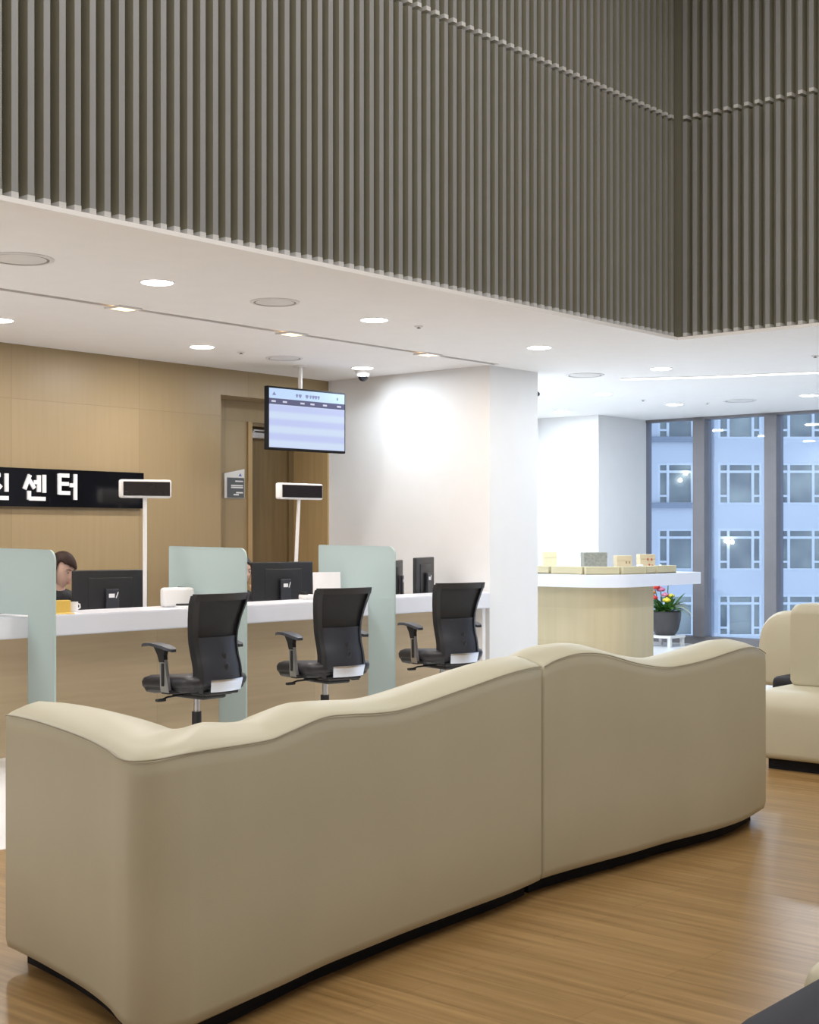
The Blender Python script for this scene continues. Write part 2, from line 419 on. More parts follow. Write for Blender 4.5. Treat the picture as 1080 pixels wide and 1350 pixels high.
# ------------------------------------------------------------------ ceiling fittings
def downlight(x, y, label, col=(1, 0.96, 0.92), power=DOWN_W, group='round white ceiling downlights'):
    t = thing('downlight', label, 'ceiling light', (x, y, H), 0, group)
    obj('trim_ring', lathe(NB(), [(0.098, 0), (0.097, -0.003), (0.089, -0.004), (0.088, 0)], n=32), 'white_plastic', t, True)
    obj('diffuser', lathe(NB(), [(0.001, -0.007), (0.080, -0.006), (0.088, -0.003), (0.088, -0.001), (0.001, -0.001)], n=32), 'lamp_white', t)
    ld = bpy.data.lights.new('downlight_lamp', 'AREA'); ld.shape = 'DISK'; ld.size = 0.17; ld.energy = power; ld.color = col
    ld.spread = math.radians(180)
    lo = bpy.data.objects.new('downlight_lamp', ld); COL.objects.link(lo); lo.parent = t; lo.location = (0, 0, -0.02)
WARM = (1.0, 0.965, 0.94); COOL = (0.78, 0.89, 1.0)
for x, y, lb, cl, pw in [
    (4.96, 6.13, 'round downlight nearest the left edge, just below the slatted wall', WARM, DOWN_W),
    (6.75, 6.13, 'round downlight above the middle office chair, near the slatted wall', WARM, DOWN_W),
    (8.55, 6.10, 'round downlight just in front of the white wall end', WARM, DOWN_W),
    (10.31, 6.10, 'round downlight under the inner corner of the slatted walls', COOL, DOWN_R),
    (5.16, 7.99, 'round downlight cut by the left edge, over the black sign', WARM, DOWN_W),
    (6.88, 7.98, 'round downlight in the rear row, left of the hanging display', WARM, DOWN_W),
    (8.63, 7.97, 'round downlight in the rear row, close to the white wall by the hanging display', COOL, DOWN_W*0.65),
    (11.77, 7.62, 'round downlight over the sample island, between strip light and column', COOL, DOWN_R),
    (13.12, 9.05, 'smallest round downlight, deepest in the white corner by the far column', COOL, DOWN_R),
    (13.23, 7.66, 'round downlight near the top left of the tall window', COOL, DOWN_R),
    (13.25, 6.14, 'round downlight at the right edge, close to the tall window', COOL, DOWN_R),
    (11.77, 9.05, 'round downlight hidden behind the white wall end, seen mirrored in the window', COOL, DOWN_R),
    (10.31, 9.05, 'round downlight right behind the white wall end, seen mirrored in the window', COOL, DOWN_R),
    (10.31, 7.62, 'round downlight behind the upper part of the white wall end', COOL, DOWN_R)]:
    downlight(x, y, lb, cl, pw)
for x, lb in ((5.38, 'warm spotlight in the dark ceiling groove, leftmost of three'), (6.83, 'warm spotlight in the ceiling groove left of the hanging display'),
              (8.30, 'warm spotlight in the ceiling groove nearest the white wall')):
    t = thing('spotlight', lb, 'ceiling light', (x, 6.9775, H), 0, 'warm spotlights in the ceiling groove')
    g = NB(); rbox(g, -0.09, 0.09, -0.075, -0.05, -0.012, 0, 0.003); rbox(g, -0.09, 0.09, 0.05, 0.075, -0.012, 0, 0.003)
    rbox(g, -0.09, -0.065, -0.05, 0.05, -0.012, 0, 0.003); rbox(g, 0.065, 0.09, -0.05, 0.05, -0.012, 0, 0.003)
    obj('housing', g, 'white_plastic', t)
    obj('lens', box(NB(), -0.065, 0.065, -0.05, 0.05, -0.009, -0.003), 'lamp_warm', t)
    ld = bpy.data.lights.new('spotlight_lamp', 'AREA'); ld.shape = 'DISK'; ld.size = 0.08; ld.energy = SPOT_W; ld.color = (1, 0.72, 0.45)
    lo = bpy.data.objects.new('spotlight_lamp', ld); COL.objects.link(lo); lo.parent = t; lo.location = (0, 0, -0.02)
for x, y, r, lb in ((4.08, 6.13, 0.17, 'round ceiling air diffuser at the left edge below the slats'), (5.84, 6.11, 0.15, 'round ceiling air diffuser between two front downlights'),
                    (7.74, 7.99, 0.15, 'round ceiling air diffuser above the hanging display'), (10.29, 6.85, 0.17, 'round ceiling air diffuser in the bright ceiling by the strip light'),
                    (13.3, 6.93, 0.17, 'round ceiling air diffuser close to the window top')):
    t = thing('air_diffuser', lb, 'air vent', (x, y, H), 0, 'round ceiling air diffusers')
    obj('outer_ring', lathe(NB(), [(r, 0), (r, -0.004), (r*0.93, -0.009), (r*0.86, -0.007), (r*0.86, 0)], n=32), 'vent', t, True)
    obj('dark_gap', lathe(NB(), [(r*0.60, -0.002), (r*0.86, -0.002), (r*0.86, -0.001), (r*0.60, -0.001)], n=32), 'vent_dark', t)
    obj('inner_cone', lathe(NB(), [(0.001, 0), (0.001, -0.010), (r*0.6, -0.009), (r*0.78, -0.005), (r*0.6, 0)], n=32), 'vent', t, True)
for x, y, lb in ((7.27, 7.98, 'tiny ceiling sprinkler left of the hanging display'), (7.15, 6.09, 'tiny ceiling sprinkler right of the second front downlight'),
                 (12.57, 7.65, 'tiny ceiling sprinkler left of the window downlight'), (13.3, 7.31, 'tiny ceiling sprinkler just right of the window downlight'), (10.36, 4.75, 'tiny ceiling sprinkler at the right edge under the slats')):
    t = thing('sprinkler', lb, 'sprinkler', (x, y, H), 0, 'small ceiling sprinklers')
    obj('escutcheon', lathe(NB(), [(0.03, 0), (0.028, -0.006), (0.010, -0.008), (0.010, 0)], n=16), 'vent', t, True)
    obj('sprinkler_head', lathe(NB(), [(0.007, -0.004), (0.007, -0.012), (0.014, -0.013), (0.014, -0.016)], n=12), 'vent_dark', t)
t = thing('dome_camera', 'small white dome security camera on the ceiling beside the white wall', 'camera', (8.80, 8.12, H))
obj('camera_housing', lathe(NB(), [(0.062, 0), (0.062, -0.035), (0.05, -0.05), (0.045, -0.05)], n=24), 'white_plastic', t, True)
g = NB(); ball(g, (0, 0, -0.05), (0.043, 0.043, 0.04), u=20, v=12); obj('dome', g, 'gloss_black', t, True)
t = thing('wall_camera', 'tiny dark camera poking out past the white wall end below the ceiling', 'camera', (9.86, 7.09, 2.52))
g = NB(); cyl(g, (0, 0), 0.02, -0.01, 0.02, 12, T=Matrix.Rotation(PI/2, 4, 'Y')); obj('bracket', g, 'white_plastic', t)
g = NB(); ball(g, (0.045, 0, 0), (0.034, 0.022, 0.022)); obj('camera_body', g, 'black', t, True)
# curved strip light
sp = [Vector((10.73, 6.76, 0)), Vector((11.07, 6.14, 0)), Vector((11.39, 5.19, 0)), Vector((11.62, 4.2, 0)), Vector((11.75, 3.2, 0))]
def strip(w, z0, z1):
    g = NB(); L_, R_ = [], []
    for i, p in enumerate(sp):
        dd = (sp[min(i+1, 4)]-sp[max(i-1, 0)]).normalized(); nn = Vector((-dd.y, dd.x, 0))*w
        L_.append(p+nn); R_.append(p-nn)
    loft(g, [[(a.x, a.y, z0), (b_.x, b_.y, z0), (b_.x, b_.y, z1), (a.x, a.y, z1)] for a, b_ in zip(L_, R_)])
    return g
t = thing('strip_light', 'long thin white light strip curving across the ceiling near the window', 'ceiling light', (0, 0, 0))
obj('strip_frame', strip(0.045, H-0.006, H), 'white_plastic', t)
obj('strip_diffuser', strip(0.03, H-0.012, H-0.006), 'strip', t)
ld = bpy.data.lights.new('strip_lamp', 'AREA'); ld.shape = 'RECTANGLE'; ld.size = 3.6; ld.size_y = 0.06; ld.energy = STRIP_W; ld.color = COOL
lo = bpy.data.objects.new('strip_lamp', ld); COL.objects.link(lo); lo.parent = t; lo.location = (11.3, 5.0, H-0.02); lo.rotation_euler = (0, 0, math.radians(106))

# ------------------------------------------------------------------ sofas
def crv(pts, n):
    """Catmull-Rom through tuples, n samples a span"""
    out = []; k = len(pts)
    for i in range(k-1):
        p0, p1, p2, p3 = [Vector(pts[max(0, min(k-1, j))]) for j in (i-1, i, i+1, i+2)]
        for s in range(n):
            t = s/n
            out.append(0.5*((2*p1)+(p2-p0)*t+(2*p0-5*p1+4*p2-p3)*t*t+(3*p1-p0-3*p2+p3)*t**3))
    out.append(Vector(pts[-1])); return out
def back_section(o, i, z, zb=0.052, k=1.0):
    """upholstered back: outer foot, outer edge, crowned top, inner face"""
    o = Vector((o[0], o[1], 0)); i = Vector((i[0], i[1], 0)); d = i-o; u = d.normalized(); w = d.length
    prof = [(0.035, zb), (0.008, zb+0.012), (0.0, zb+0.04), (0.0, zb+0.25), (0.0, z-0.25), (0.0, z-0.05), (0.002, z-0.014), (0.010, z-0.003), (0.024, z+0.004),
            (0.07, z+0.018), (w*0.45, z+0.026), (w-0.09, z+0.018), (w-0.035, z-0.006), (w-0.008, z-0.045), (w, z-0.10), (w, 0.42), (w, zb+0.02), (w-0.03, zb)]
    if k < 1:
        prof = [(w/2+(a-w/2)*(1-(1-k)*0.25), (zb+z)/2+(h-(zb+z)/2)*(1-(1-k)*0.06)) for a, h in prof]
    return [(o.x+u.x*a, o.y+u.y*a, h) for a, h in prof]
def make_back(st, name, parent, n=6):
    """stations: (outer x, y, inner x, y, top z)"""
    st = crv(st, n)
    secs = []
    d0 = (st[0]-st[1]); d0 = Vector((d0[0], d0[1])).normalized(); d1 = (st[-1]-st[-2]); d1 = Vector((d1[0], d1[1])).normalized()
    def sh(s, d, e): return back_section((s[0]+d.x*e, s[1]+d.y*e), (s[2]+d.x*e, s[3]+d.y*e), s[4])
    secs.append(back_section((st[0][0], st[0][1]), (st[0][2], st[0][3]), st[0][4], k=0.62))
    for s in st[1:-1]: secs.append(back_section((s[0], s[1]), (s[2], s[3]), s[4]))
    secs.append(back_section((st[-1][0], st[-1][1]), (st[-1][2], st[-1][3]), st[-1][4], k=0.62))
    # insert full sections close to both ends for a tight round
    for end, idx in ((0, 1), (-1, len(secs)-1)):
        a = st[0] if end == 0 else st[-1]; bq = st[1] if end == 0 else st[-2]
        q = a+(bq-a)*min(0.9, 0.028/max(1e-6, Vector((bq[0]-a[0], bq[1]-a[1])).length))
        q2 = a+(bq-a)*min(0.5, 0.009/max(1e-6, Vector((bq[0]-a[0], bq[1]-a[1])).length))
        s1 = back_section((q[0], q[1]), (q[2], q[3]), q[4]); s2 = back_section((q2[0], q2[1]), (q2[2], q2[3]), q2[4], k=0.88)
        if end == 0: secs[1:1] = [s2, s1]
        else: secs[-1:-1] = [s1, s2]
    o_ = obj(name, loft(NB(), secs), 'leather', parent, True, angle=60)
    sm = NB(); tube(sm, [(s[0], s[1], s[4]-0.006) for s in st[1:-1]], 0.0024, 6)
    obj('seam', sm, 'seam', o_, True)
    return st
def plinth(st, parent, inset=0.075):
    g = NB(); secs = []
    for s in st[1:-1]:
        a = Vector((s[0], s[1])); b_ = Vector((s[2], s[3])); u = (b_-a).normalized(); p = a+u*inset; q = b_-u*0.02
        secs.append([(p.x, p.y, 0.0), (q.x, q.y, 0.0), (q.x, q.y, 0.062), (p.x, p.y, 0.062)])
    obj('plinth', loft(g, secs), 'plinth', parent)

A = [(2.385, 3.665, 2.64, 3.66, .765), (2.375, 3.58, 2.64, 3.58, .768), (2.35, 3.42, 2.635, 3.42, .766), (2.30, 3.165, 2.62, 3.24, .756), (2.25, 2.99, 2.61, 3.15, .746),
     (2.205, 2.88, 2.605, 3.11, .740), (2.185, 2.80, 2.61, 3.085, .742), (2.21, 2.735, 2.625, 3.07, .750), (2.28, 2.715, 2.645, 3.06, .757), (2.365, 2.725, 2.67, 3.055, .756),
     (2.60, 2.755, 2.72, 3.055, .751), (2.70, 2.77, 2.77, 3.06, .762), (2.87, 2.80, 2.89, 3.07, .783), (3.0, 2.815, 3.0, 3.09, .778), (3.15, 2.83, 3.15, 3.105, .767), (3.30, 2.845, 3.30, 3.11, .768),
     (3.60, 2.865, 3.60, 3.13, .80), (3.85, 2.88, 3.85, 3.14, .828), (4.02, 2.90, 4.02, 3.16, .836), (4.105, 2.915, 4.105, 3.17, .833)]
B = [(4.118, 2.918, 4.118, 3.17, .83), (4.20, 2.92, 4.20, 3.18, .85), (4.34, 2.915, 4.34, 3.18, .865), (4.50, 2.905, 4.50, 3.17, .852), (4.70, 2.89, 4.70, 3.15, .806), (4.88, 2.885, 4.88, 3.14, .778),
     (5.0, 2.88, 5.0, 3.14, .773), (5.20, 2.86, 5.20, 3.13, .787), (5.39, 2.85, 5.39, 3.12, .808), (5.55, 2.86, 5.55, 3.13, .816), (5.72, 2.89, 5.72, 3.16, .80), (5.86, 2.92, 5.86, 3.19, .765)]
t = thing('sofa', 'long cream leather sofa section with wavy top and a curved left end', 'sofa', (2.3, 2.75, 0), 0, 'cream wavy sofa sections in the lounge')
TO = Matrix.Translation((-2.3, -2.75, 0))
def local(st, ox, oy): return [(a-ox, b_-oy, c_-ox, d_-oy, z) for a, b_, c_, d_, z in st]
st = make_back(local(A, 2.3, 2.75), 'backrest', t); plinth(st, t)
g = NB(); rbox(g, 0.33, 1.80, 0.42, 1.0, 0.06, 0.42, 0.04, 4); obj('seat', g, 'purple', t, True)
g = NB(); box(g, 0.36, 1.78, 0.44, 0.96, 0, 0.06); obj('seat_plinth', g, 'plinth', t)
t = thing('sofa', 'cream leather sofa section with wavy top, right of the vertical joint', 'sofa', (4.118, 2.918, 0), 0, 'cream wavy sofa sections in the lounge')
st = make_back(local(B, 4.118, 2.918), 'backrest', t); plinth(st, t)
g = NB(); rbox(g, 0.02, 1.72, 0.28, 0.85, 0.06, 0.42, 0.04, 4); obj('seat', g, 'purple', t, True)
g = NB(); box(g, 0.04, 1.70, 0.30, 0.82, 0, 0.06); obj('seat_plinth', g, 'plinth', t)

# sofa at the right edge: rolled cream seat base with an upright back
t = thing('sofa', 'cream leather sofa at the right edge with rounded low base and upright back', 'sofa', (7.15, 3.6, 0))
def yloft(prof, y0, y1, r=0.03):
    cx_ = sum(p[0] for p in prof)/len(prof); cz_ = sum(p[1] for p in prof)/len(prof)
    def sc(k, y): return [(cx_+(a-cx_)*k, y, cz_+(z-cz_)*k) for a, z in prof]
    return loft(NB(), [sc(0.9, y0), sc(0.97, y0+r*0.3), sc(1, y0+r), sc(1, y1-r), sc(0.97, y1-r*0.3), sc(0.9, y1)])
def roundprof(x0, x1, z0, z1, rr, seg=6):
    return rounded_poly([(x0, z0), (x1, z0), (x1, z1), (x0, z1)], rr, seg)
obj('base', yloft(roundprof(0, 0.95, 0.06, 0.44, (0.04, 0.04, 0.05, 0.13)), -2.2, 0.03), 'leather', t, True)
obj('backrest', yloft(roundprof(0.34, 0.60, 0.435, 0.905, (0.02, 0.02, 0.06, 0.06)), -2.15, -0.01, 0.05), 'leather', t, True)
obj('plinth', box(NB(), 0.06, 0.9, -2.15, -0.02, 0, 0.062), 'plinth', t)
# low chair behind it
t = thing('lounge_chair', 'cream round-backed lounge chair with dark violet seat behind the right sofa', 'chair', (7.70, 3.9, 0))
g = NB(); rbox(g, 0.42, 0.95, -0.75, 0.12, 0.28, 0.415, 0.04, 4); obj('seat', g, 'purple', t, True)
g = NB(); rbox(g, 0.46, 1.2, -0.72, 0.20, 0.05, 0.30, 0.03, 3); obj('base', g, 'leather', t, True)
pr_ = rounded_poly([(-0.75, 0.3), (0.47, 0.3), (0.41, 0.80), (-0.75, 0.80)], (0.03, 0.04, 0.20, 0.06), 8)
cyy = sum(p[0] for p in pr_)/len(pr_); czz = sum(p[1] for p in pr_)/len(pr_)
def xs(k, x): return [(x, cyy+(a-cyy)*k, czz+(z-czz)*k) for a, z in pr_]
obj('backrest', loft(NB(), [xs(0.86, 0.82), xs(0.95, 0.84), xs(1.0, 0.90), xs(1.0, 1.12), xs(0.95, 1.17), xs(0.86, 1.19)]), 'leather', t, True)
obj('plinth', box(NB(), 0.5, 1.15, -0.68, 0.15, 0, 0.052), 'plinth', t)
# dark seat in the lower right corner
t = thing('ottoman', 'dark violet padded ottoman with cream base in the bottom right corner', 'ottoman', (2.1, 0.5, 0))
pl = rounded_poly([(0.0, -0.35), (1.6, -0.35), (1.6, 0.70), (0.0, 0.70)], (0.2, 0.05, 0.05, 0.22), 8)
def pz(k, z):
    return [(0.8+(a-0.8)*k, 0.175+(b_-0.175)*k, z) for a, b_ in pl]
obj('seat_pad', loft(NB(), [pz(0.95, 0.28), pz(0.985, 0.29), pz(1, 0.32), pz(1, 0.40), pz(0.99, 0.422), pz(0.96, 0.43)]), 'purple', t, True)
g = NB(); rbox(g, 0.66, 1.7, -0.3, 0.812, 0.06, 0.402, 0.06, 5); obj('base', g, 'leather', t, True)
obj('plinth', box(NB(), 0.66, 1.6, -0.25, 0.70, 0, 0.062), 'plinth', t)
g = NB(); rbox(g, 0.12, 0.62, -0.25, 0.60, 0.05, 0.29, 0.05, 3); obj('side_base', g, 'leather', t, True)
obj('side_plinth', box(NB(), 0.16, 0.58, -0.2, 0.55, 0, 0.055), 'plinth', t)

# ------------------------------------------------------------------ reception counter
YC = 6.87
t = thing('reception_counter', 'long white-topped reception counter with a wooden front', 'counter', (0, 0, 0))
g = NB(); prism(g, [(1.2, YC), (8.95, YC), (9.175, 7.06), (9.175, 7.25), (1.2, 7.25)], 0.71, 0.832); bmesh.ops.bevel(g, geom=g.edges[:], offset=0.006, segments=2, affect='EDGES'); obj('ledge', g, 'solid_surface', t)
obj('front_panel', box(NB(), 1.2, XW-0.005, 7.12, 7.16, 0.0, 0.71), 'desk_wood', t)
g = NB(); box(g, 1.2, XW-0.005, 7.16, 7.85, 0.665, 0.70); obj('inner_desk', g, 'solid_surface', t)
obj('end_panel', box(NB(), 8.93, 8.97, 6.93, 7.12, 0.0, 0.71), 'white_plastic', t)
for x in (2.6, 4.6, 6.05, 7.5): obj('desk_leg', box(NB(), x-0.02, x+0.02, 7.25, 7.8, 0, 0.665), 'solid_surface', t)

# frosted glass dividers
def divider(x, label):
    prof = [(6.60, 0.0), (6.855, 0.0), (6.855, 0.842), (7.36, 0.842), (7.36, 1.225), (6.60, 1.215)]
    pf = rounded_poly(prof, (0, 0, 0, 0.0, 0.012, 0.06), 6)
    t = thing('glass_divider', label, 'divider', (x, 6.6, 0), 0, 'frosted glass dividers along the counter')
    g = NB()
    a = [g.verts.new((-0.006, p[0]-6.6, p[1])) for p in pf]; b_ = [g.verts.new((0.006, p[0]-6.6, p[1])) for p in pf]
    n = len(pf)
    g.faces.new(a); g.faces.new(b_)
    for k in range(n): g.faces.new((a[k], a[(k+1) % n], b_[(k+1) % n], b_[k])).material_index = 1
    obj('glass_panel', g, ['frosted', 'glass_edge'], t)
    g = NB(); rbox(g, -0.012, 0.012, 0.60, 0.65, 0.70, 0.86, 0.003); obj('clamp', g, 'silver', t)
divider(4.62, 'frosted green glass divider at the left edge, beside the brown-haired woman')
divider(6.06, 'frosted green glass divider behind the leftmost office chair')
divider(7.49, 'frosted green glass divider right of the middle office chair, below the hanging display')

# ------------------------------------------------------------------ office chairs
def make_office_chair(label):
    t = thing('office_chair', label, 'chair', (0, 0, 0), 0, 'black mesh-back office chairs at the counter')
    for k in range(5):
        a = 2*PI*k/5+0.3
        g = NB(); T = RZ(a)
        loft(g, [[T @ Vector(p) for p in ((x, -w_, z-h_), (x, w_, z-h_), (x, w_, z+h_), (x, -w_, z+h_))] for x, w_, h_, z in ((0.03, 0.028, 0.022, 0.105), (0.16, 0.024, 0.018, 0.10), (0.30, 0.016, 0.012, 0.083))])
        lg = obj('base_leg', g, 'black', t)
        g = NB()
        for s in (-1, 1): cyl(g, (0, 0), 0.028, s*0.012-0.009, s*0.012+0.009, 16, T=T @ TR(0.29, 0, 0.0285) @ Matrix.Rotation(PI/2, 4, 'X'))
        cyl(g, (0, 0), 0.008, 0.028, 0.08, 10, T=T @ TR(0.29, 0, 0))
        obj('caster', g, 'black', lg, True)
    g = NB(); cyl(g, (0, 0), 0.045, 0.08, 0.135, 20); cyl(g, (0, 0), 0.028, 0.13, 0.27, 20); obj('base_hub', g, 'black', t, True)
    g = NB(); cyl(g, (0, 0), 0.018, 0.26, 0.40, 16); obj('gas_lift', g, 'silver', t, True)
    g = NB(); rbox(g, -0.09, 0.09, -0.16, 0.12, 0.355, 0.405, 0.012); rbox(g, -0.16, 0.16, -0.05, 0.06, 0.39, 0.42, 0.006)
    obj('tilt_mechanism', g, 'black', t)
    for s in (-1, 1):
        g = NB(); tube(g, [(s*0.06, 0.02, 0.375), (s*0.20, 0.02, 0.37), (s*0.235, 0.02, 0.36)], 0.006, 8); rbox(g, s*0.25-0.03, s*0.25+0.03, 0.005, 0.035, 0.348, 0.364, 0.005)
        obj('lever', g, 'black', t)
    # seat pan and cushion
    pl = rounded_poly([(-0.235, -0.22), (0.235, -0.22), (0.245, 0.24), (-0.245, 0.24)], (0.09, 0.09, 0.07, 0.07), 6)
    def sec(k, z, dz=0):
        return [(x*k, y*k, z+dz-0.03*max(0, (y-0.10)/0.14)**2-0.012*(1-(abs(x)/0.24)**2)*(1 if dz else 0)) for x, y in pl]
    obj('seat_pan', loft(NB(), [sec(0.80, 0.405), sec(0.93, 0.412), sec(0.97, 0.435)]), 'black', t, True)
    obj('seat', loft(NB(), [sec(0.96, 0.43), sec(1.0, 0.445), sec(1.01, 0.468), sec(0.98, 0.487), sec(0.88, 0.498), sec(0.6, 0.498, 0.001), sec(0.2, 0.496, 0.001)]), 'seat_fabric', t, True, angle=60)
    # back: stations z, centre y, half width, curve depth
    stn = [(0.40, -0.180, 0.158), (0.47, -0.192, 0.168), (0.55, -0.184, 0.164), (0.62, -0.160, 0.162), (0.69, -0.147, 0.166), (0.75, -0.150, 0.172), (0.82, -0.164, 0.184), (0.89, -0.186, 0.198), (0.935, -0.204, 0.205), (0.965, -0.216, 0.200)]
    def at(z):
        for p, q in zip(stn, stn[1:]):
            if z <= q[0]:
                f = (z-p[0])/(q[0]-p[0]); return p[1]+(q[1]-p[1])*f, p[2]+(q[2]-p[2])*f
        return stn[-1][1], stn[-1][2]
    def surf(u, z, off=0): # u in -1..1
        yc, w_ = at(z); return Vector((u*w_, yc-0.038+0.038*u*u+off, z))
    def sheet(u0, u1, z0, z1, th, nu=10, nz=10, off=0.0):
        g = NB(); gr = []
        for side in (0, 1):
            gr.append([[g.verts.new(surf(u0+(u1-u0)*i/nu, z0+(z1-z0)*j/nz, off-side*th)) for i in range(nu+1)] for j in range(nz+1)])
        for s in (0, 1):
            for j in range(nz):
                for i in range(nu): g.faces.new((gr[s][j][i], gr[s][j][i+1], gr[s][j+1][i+1], gr[s][j+1][i]))
        bd = [(0, i) for i in range(nu+1)]+[(j, nu) for j in range(1, nz+1)]+[(nz, i) for i in range(nu-1, -1, -1)]+[(j, 0) for j in range(nz-1, 0, -1)]
        for k in range(len(bd)):
            a, c_ = bd[k], bd[(k+1) % len(bd)]
            g.faces.new((gr[0][a[0]][a[1]], gr[0][c_[0]][c_[1]], gr[1][c_[0]][c_[1]], gr[1][a[0]][a[1]]))
        return g
    bk = obj('backrest', sheet(-0.93, 0.93, 0.70, 0.935, 0.006), 'net', t, True)
    g = NB()
    for s in (-1, 1):
        loft(g, [[surf(s*1.0, z, 0.028), surf(s*1.0, z, -0.020), surf(s*0.86, z, -0.026), surf(s*0.86, z, 0.012)] for z in [0.40+0.555*i/16 for i in range(17)]])
    loft(g, [[surf(u, 0.965, 0.016), surf(u, 0.965, -0.024), surf(u, 0.925, -0.024), surf(u, 0.925, 0.012)] for u in [-1+2*i/12 for i in range(13)]])
    obj('back_frame', g, 'black', t, True)
    obj('lower_shell', sheet(-0.88, 0.88, 0.455, 0.715, 0.014, off=-0.004), 'charcoal', t, True)
    g = NB()
    for z in (0.545, 0.605): ball(g, surf(0.12, z, -0.019), (0.016, 0.006, 0.022))
    obj('lumbar_slot', g, 'black', t, True)
    g = sheet(-0.62, 0.90, 0.405, 0.475, 0.02, off=-0.012); add_ = NB(); add_.free()
    obj('silver_bracket', g, 'chrome', t, True)
    g = NB(); rbox(g, -0.13, 0.13, -0.22, -0.10, 0.385, 0.41, 0.008); obj('back_support', g, 'black', t)
    for s in (-1, 1):
        g = NB()
        loft(g, [[(s*0.255+a, y, z+h_) for a, h_ in ((-w_, -0.008), (w_, -0.008), (w_*0.9, 0.008), (-w_*0.9, 0.008))] for y, w_, z in
                 ((-0.10, 0.018, 0.645), (-0.085, 0.032, 0.651), (-0.03, 0.042, 0.664), (0.06, 0.042, 0.674), (0.12, 0.034, 0.672), (0.16, 0.022, 0.664))])
        ar = obj('armrest', g, 'charcoal', t, True)
        g = NB(); loft(g, [[(s*0.255+a, yc+b_, z) for a, b_ in ((-0.014, -w_), (0.014, -w_), (0.014, w_), (-0.014, w_))] for z, yc, w_ in ((0.575, -0.01, 0.022), (0.615, 0.0, 0.028), (0.665, 0.01, 0.055))])
        obj('arm_bracket', g, 'black', ar)
        g = NB(); loft(g, [[(s*0.255+a-s*0.0, yc+b_, z) for a, b_ in ((-0.011, -w_), (0.011, -w_), (0.011, w_), (-0.011, w_))] for z, yc, w_ in ((0.405, -0.035, 0.034), (0.43, -0.03, 0.036), (0.50, -0.02, 0.028), (0.59, -0.01, 0.024))])
        pst = obj('arm_post', g, 'silver', ar)
        g = NB(); rbox(g, s*0.268-0.005, s*0.268+0.005, -0.028, -0.010, 0.44, 0.57, 0.003); obj('slot', g, 'black', pst)
        g = NB(); rbox(g, min(s*0.15, s*0.265), max(s*0.15, s*0.265), -0.07, 0.0, 0.395, 0.42, 0.006); obj('arm_strut', g, 'black', ar)
    return t
proto = make_office_chair('black mesh-back office chair nearest the left, largest of the three')
cp = [((5.365, 6.27), 0.0, None), ((6.465, 6.30), -0.20, 'black mesh-back office chair in the middle, left of the central glass divider'),
      ((7.69, 6.33), -0.26, 'black mesh-back office chair nearest the white wall, rightmost of three')]
for (x, y), a, lb in cp:
    o = proto if lb is None else copy_tree(proto)
    o.location = (x, y, 0); o.rotation_euler = (0, 0, a)
    if lb: o['label'] = lb

# ------------------------------------------------------------------ things on the counter
def monitor(x, y, z, rz, w, h, label, zc):
    """rear of the monitor faces local -Y"""
    t = thing('monitor', label, 'monitor', (x, y, z), rz, 'black monitors on the counter desk')
    b0 = zc-z-h/2
    g = NB(); rbox(g, -w/2, w/2, -0.018, 0.012, b0, b0+h, 0.008, 3); rbox(g, -w*0.30, w*0.30, -0.024, -0.010, b0+h*0.15, b0+h*0.85, 0.008, 3)
    sh = obj('shell', g, 'black', t, True)
    obj('screen', box(NB(), -w/2+0.012, w/2-0.012, 0.012, 0.0135, b0+0.016, b0+h-0.012), 'screen_off', t)
    g = NB(); rbox(g, -0.045, 0.045, -0.055, -0.034, 0.012, b0+h*0.62, 0.006); obj('stand_neck', g, 'charcoal', t)
    g = NB(); rbox(g, -0.10, 0.10, -0.09, 0.06, 0.0, 0.014, 0.005); obj('stand_base', g, 'black', t)
    g = NB(); rbox(g, -0.028, 0.012, -0.058, -0.0545, b0+h*0.44, b0+h*0.52, 0.001); tube(g, [(0.022, -0.056, b0+h*0.43), (0.036, -0.056, b0+h*0.55)], 0.003, 6)
    obj('maker_mark', g, 'letter', t)
DZK = 0.70
monitor(5.72, 7.56, DZK, -0.28, 0.52, 0.325, 'black monitor seen from behind in front of the brown-haired woman', 0.905)
monitor(7.30, 7.56, DZK, -0.12, 0.56, 0.335, 'black monitor seen from behind below the second number display', 0.93)
monitor(4.78, 7.56, DZK, 0.0, 0.52, 0.32, 'dark monitor dimly seen through the frosted divider at the left edge', 0.90)
monitor(8.62, 7.58, DZK, 0.58, 0.50, 0.32, 'narrow black monitor half hidden by the rightmost glass divider', 0.93)
monitor(8.77, 7.42, DZK, 0.40, 0.50, 0.33, 'black monitor seen edge-on against the white wall', 0.95)

def number_display(x, y, z0, rz, w, h, zc, lean, label):
    t = thing('number_display', label, 'display', (x, y, z0), rz, 'queue number displays on white poles')
    top = zc-z0
    g = NB(); cyl(g, (0, 0), 0.06, 0, 0.012, 24); obj('pole_base', g, 'white_plastic', t, True)
    g = NB(); tube(g, [(0, 0, 0.01), (lean, 0, top-h/2)], 0.014, 14); obj('pole', g, 'white_plastic', t, True)
    g = NB(); rbox(g, lean-w/2, lean+w/2, -0.04, 0.025, top-h/2, top+h/2, 0.014, 3); hs = obj('display_case', g, 'white_plastic', t, True)
    g = NB(); rbox(g, lean-w/2+0.018, lean+w/2-0.012, -0.044, -0.038, top-h/2+0.014, top+h/2-0.014, 0.004); obj('display_screen', g, 'screen_off', t)
number_display(5.90, 7.42, DZK, -0.42, 0.345, 0.122, 1.605, 0.0, 'white-framed number display on a pole overlapping the black sign')
number_display(7.60, 7.74, DZK, -0.06, 0.44, 0.125, 1.635, 0.05, 'white-framed number display on a leaning pole in front of the door')

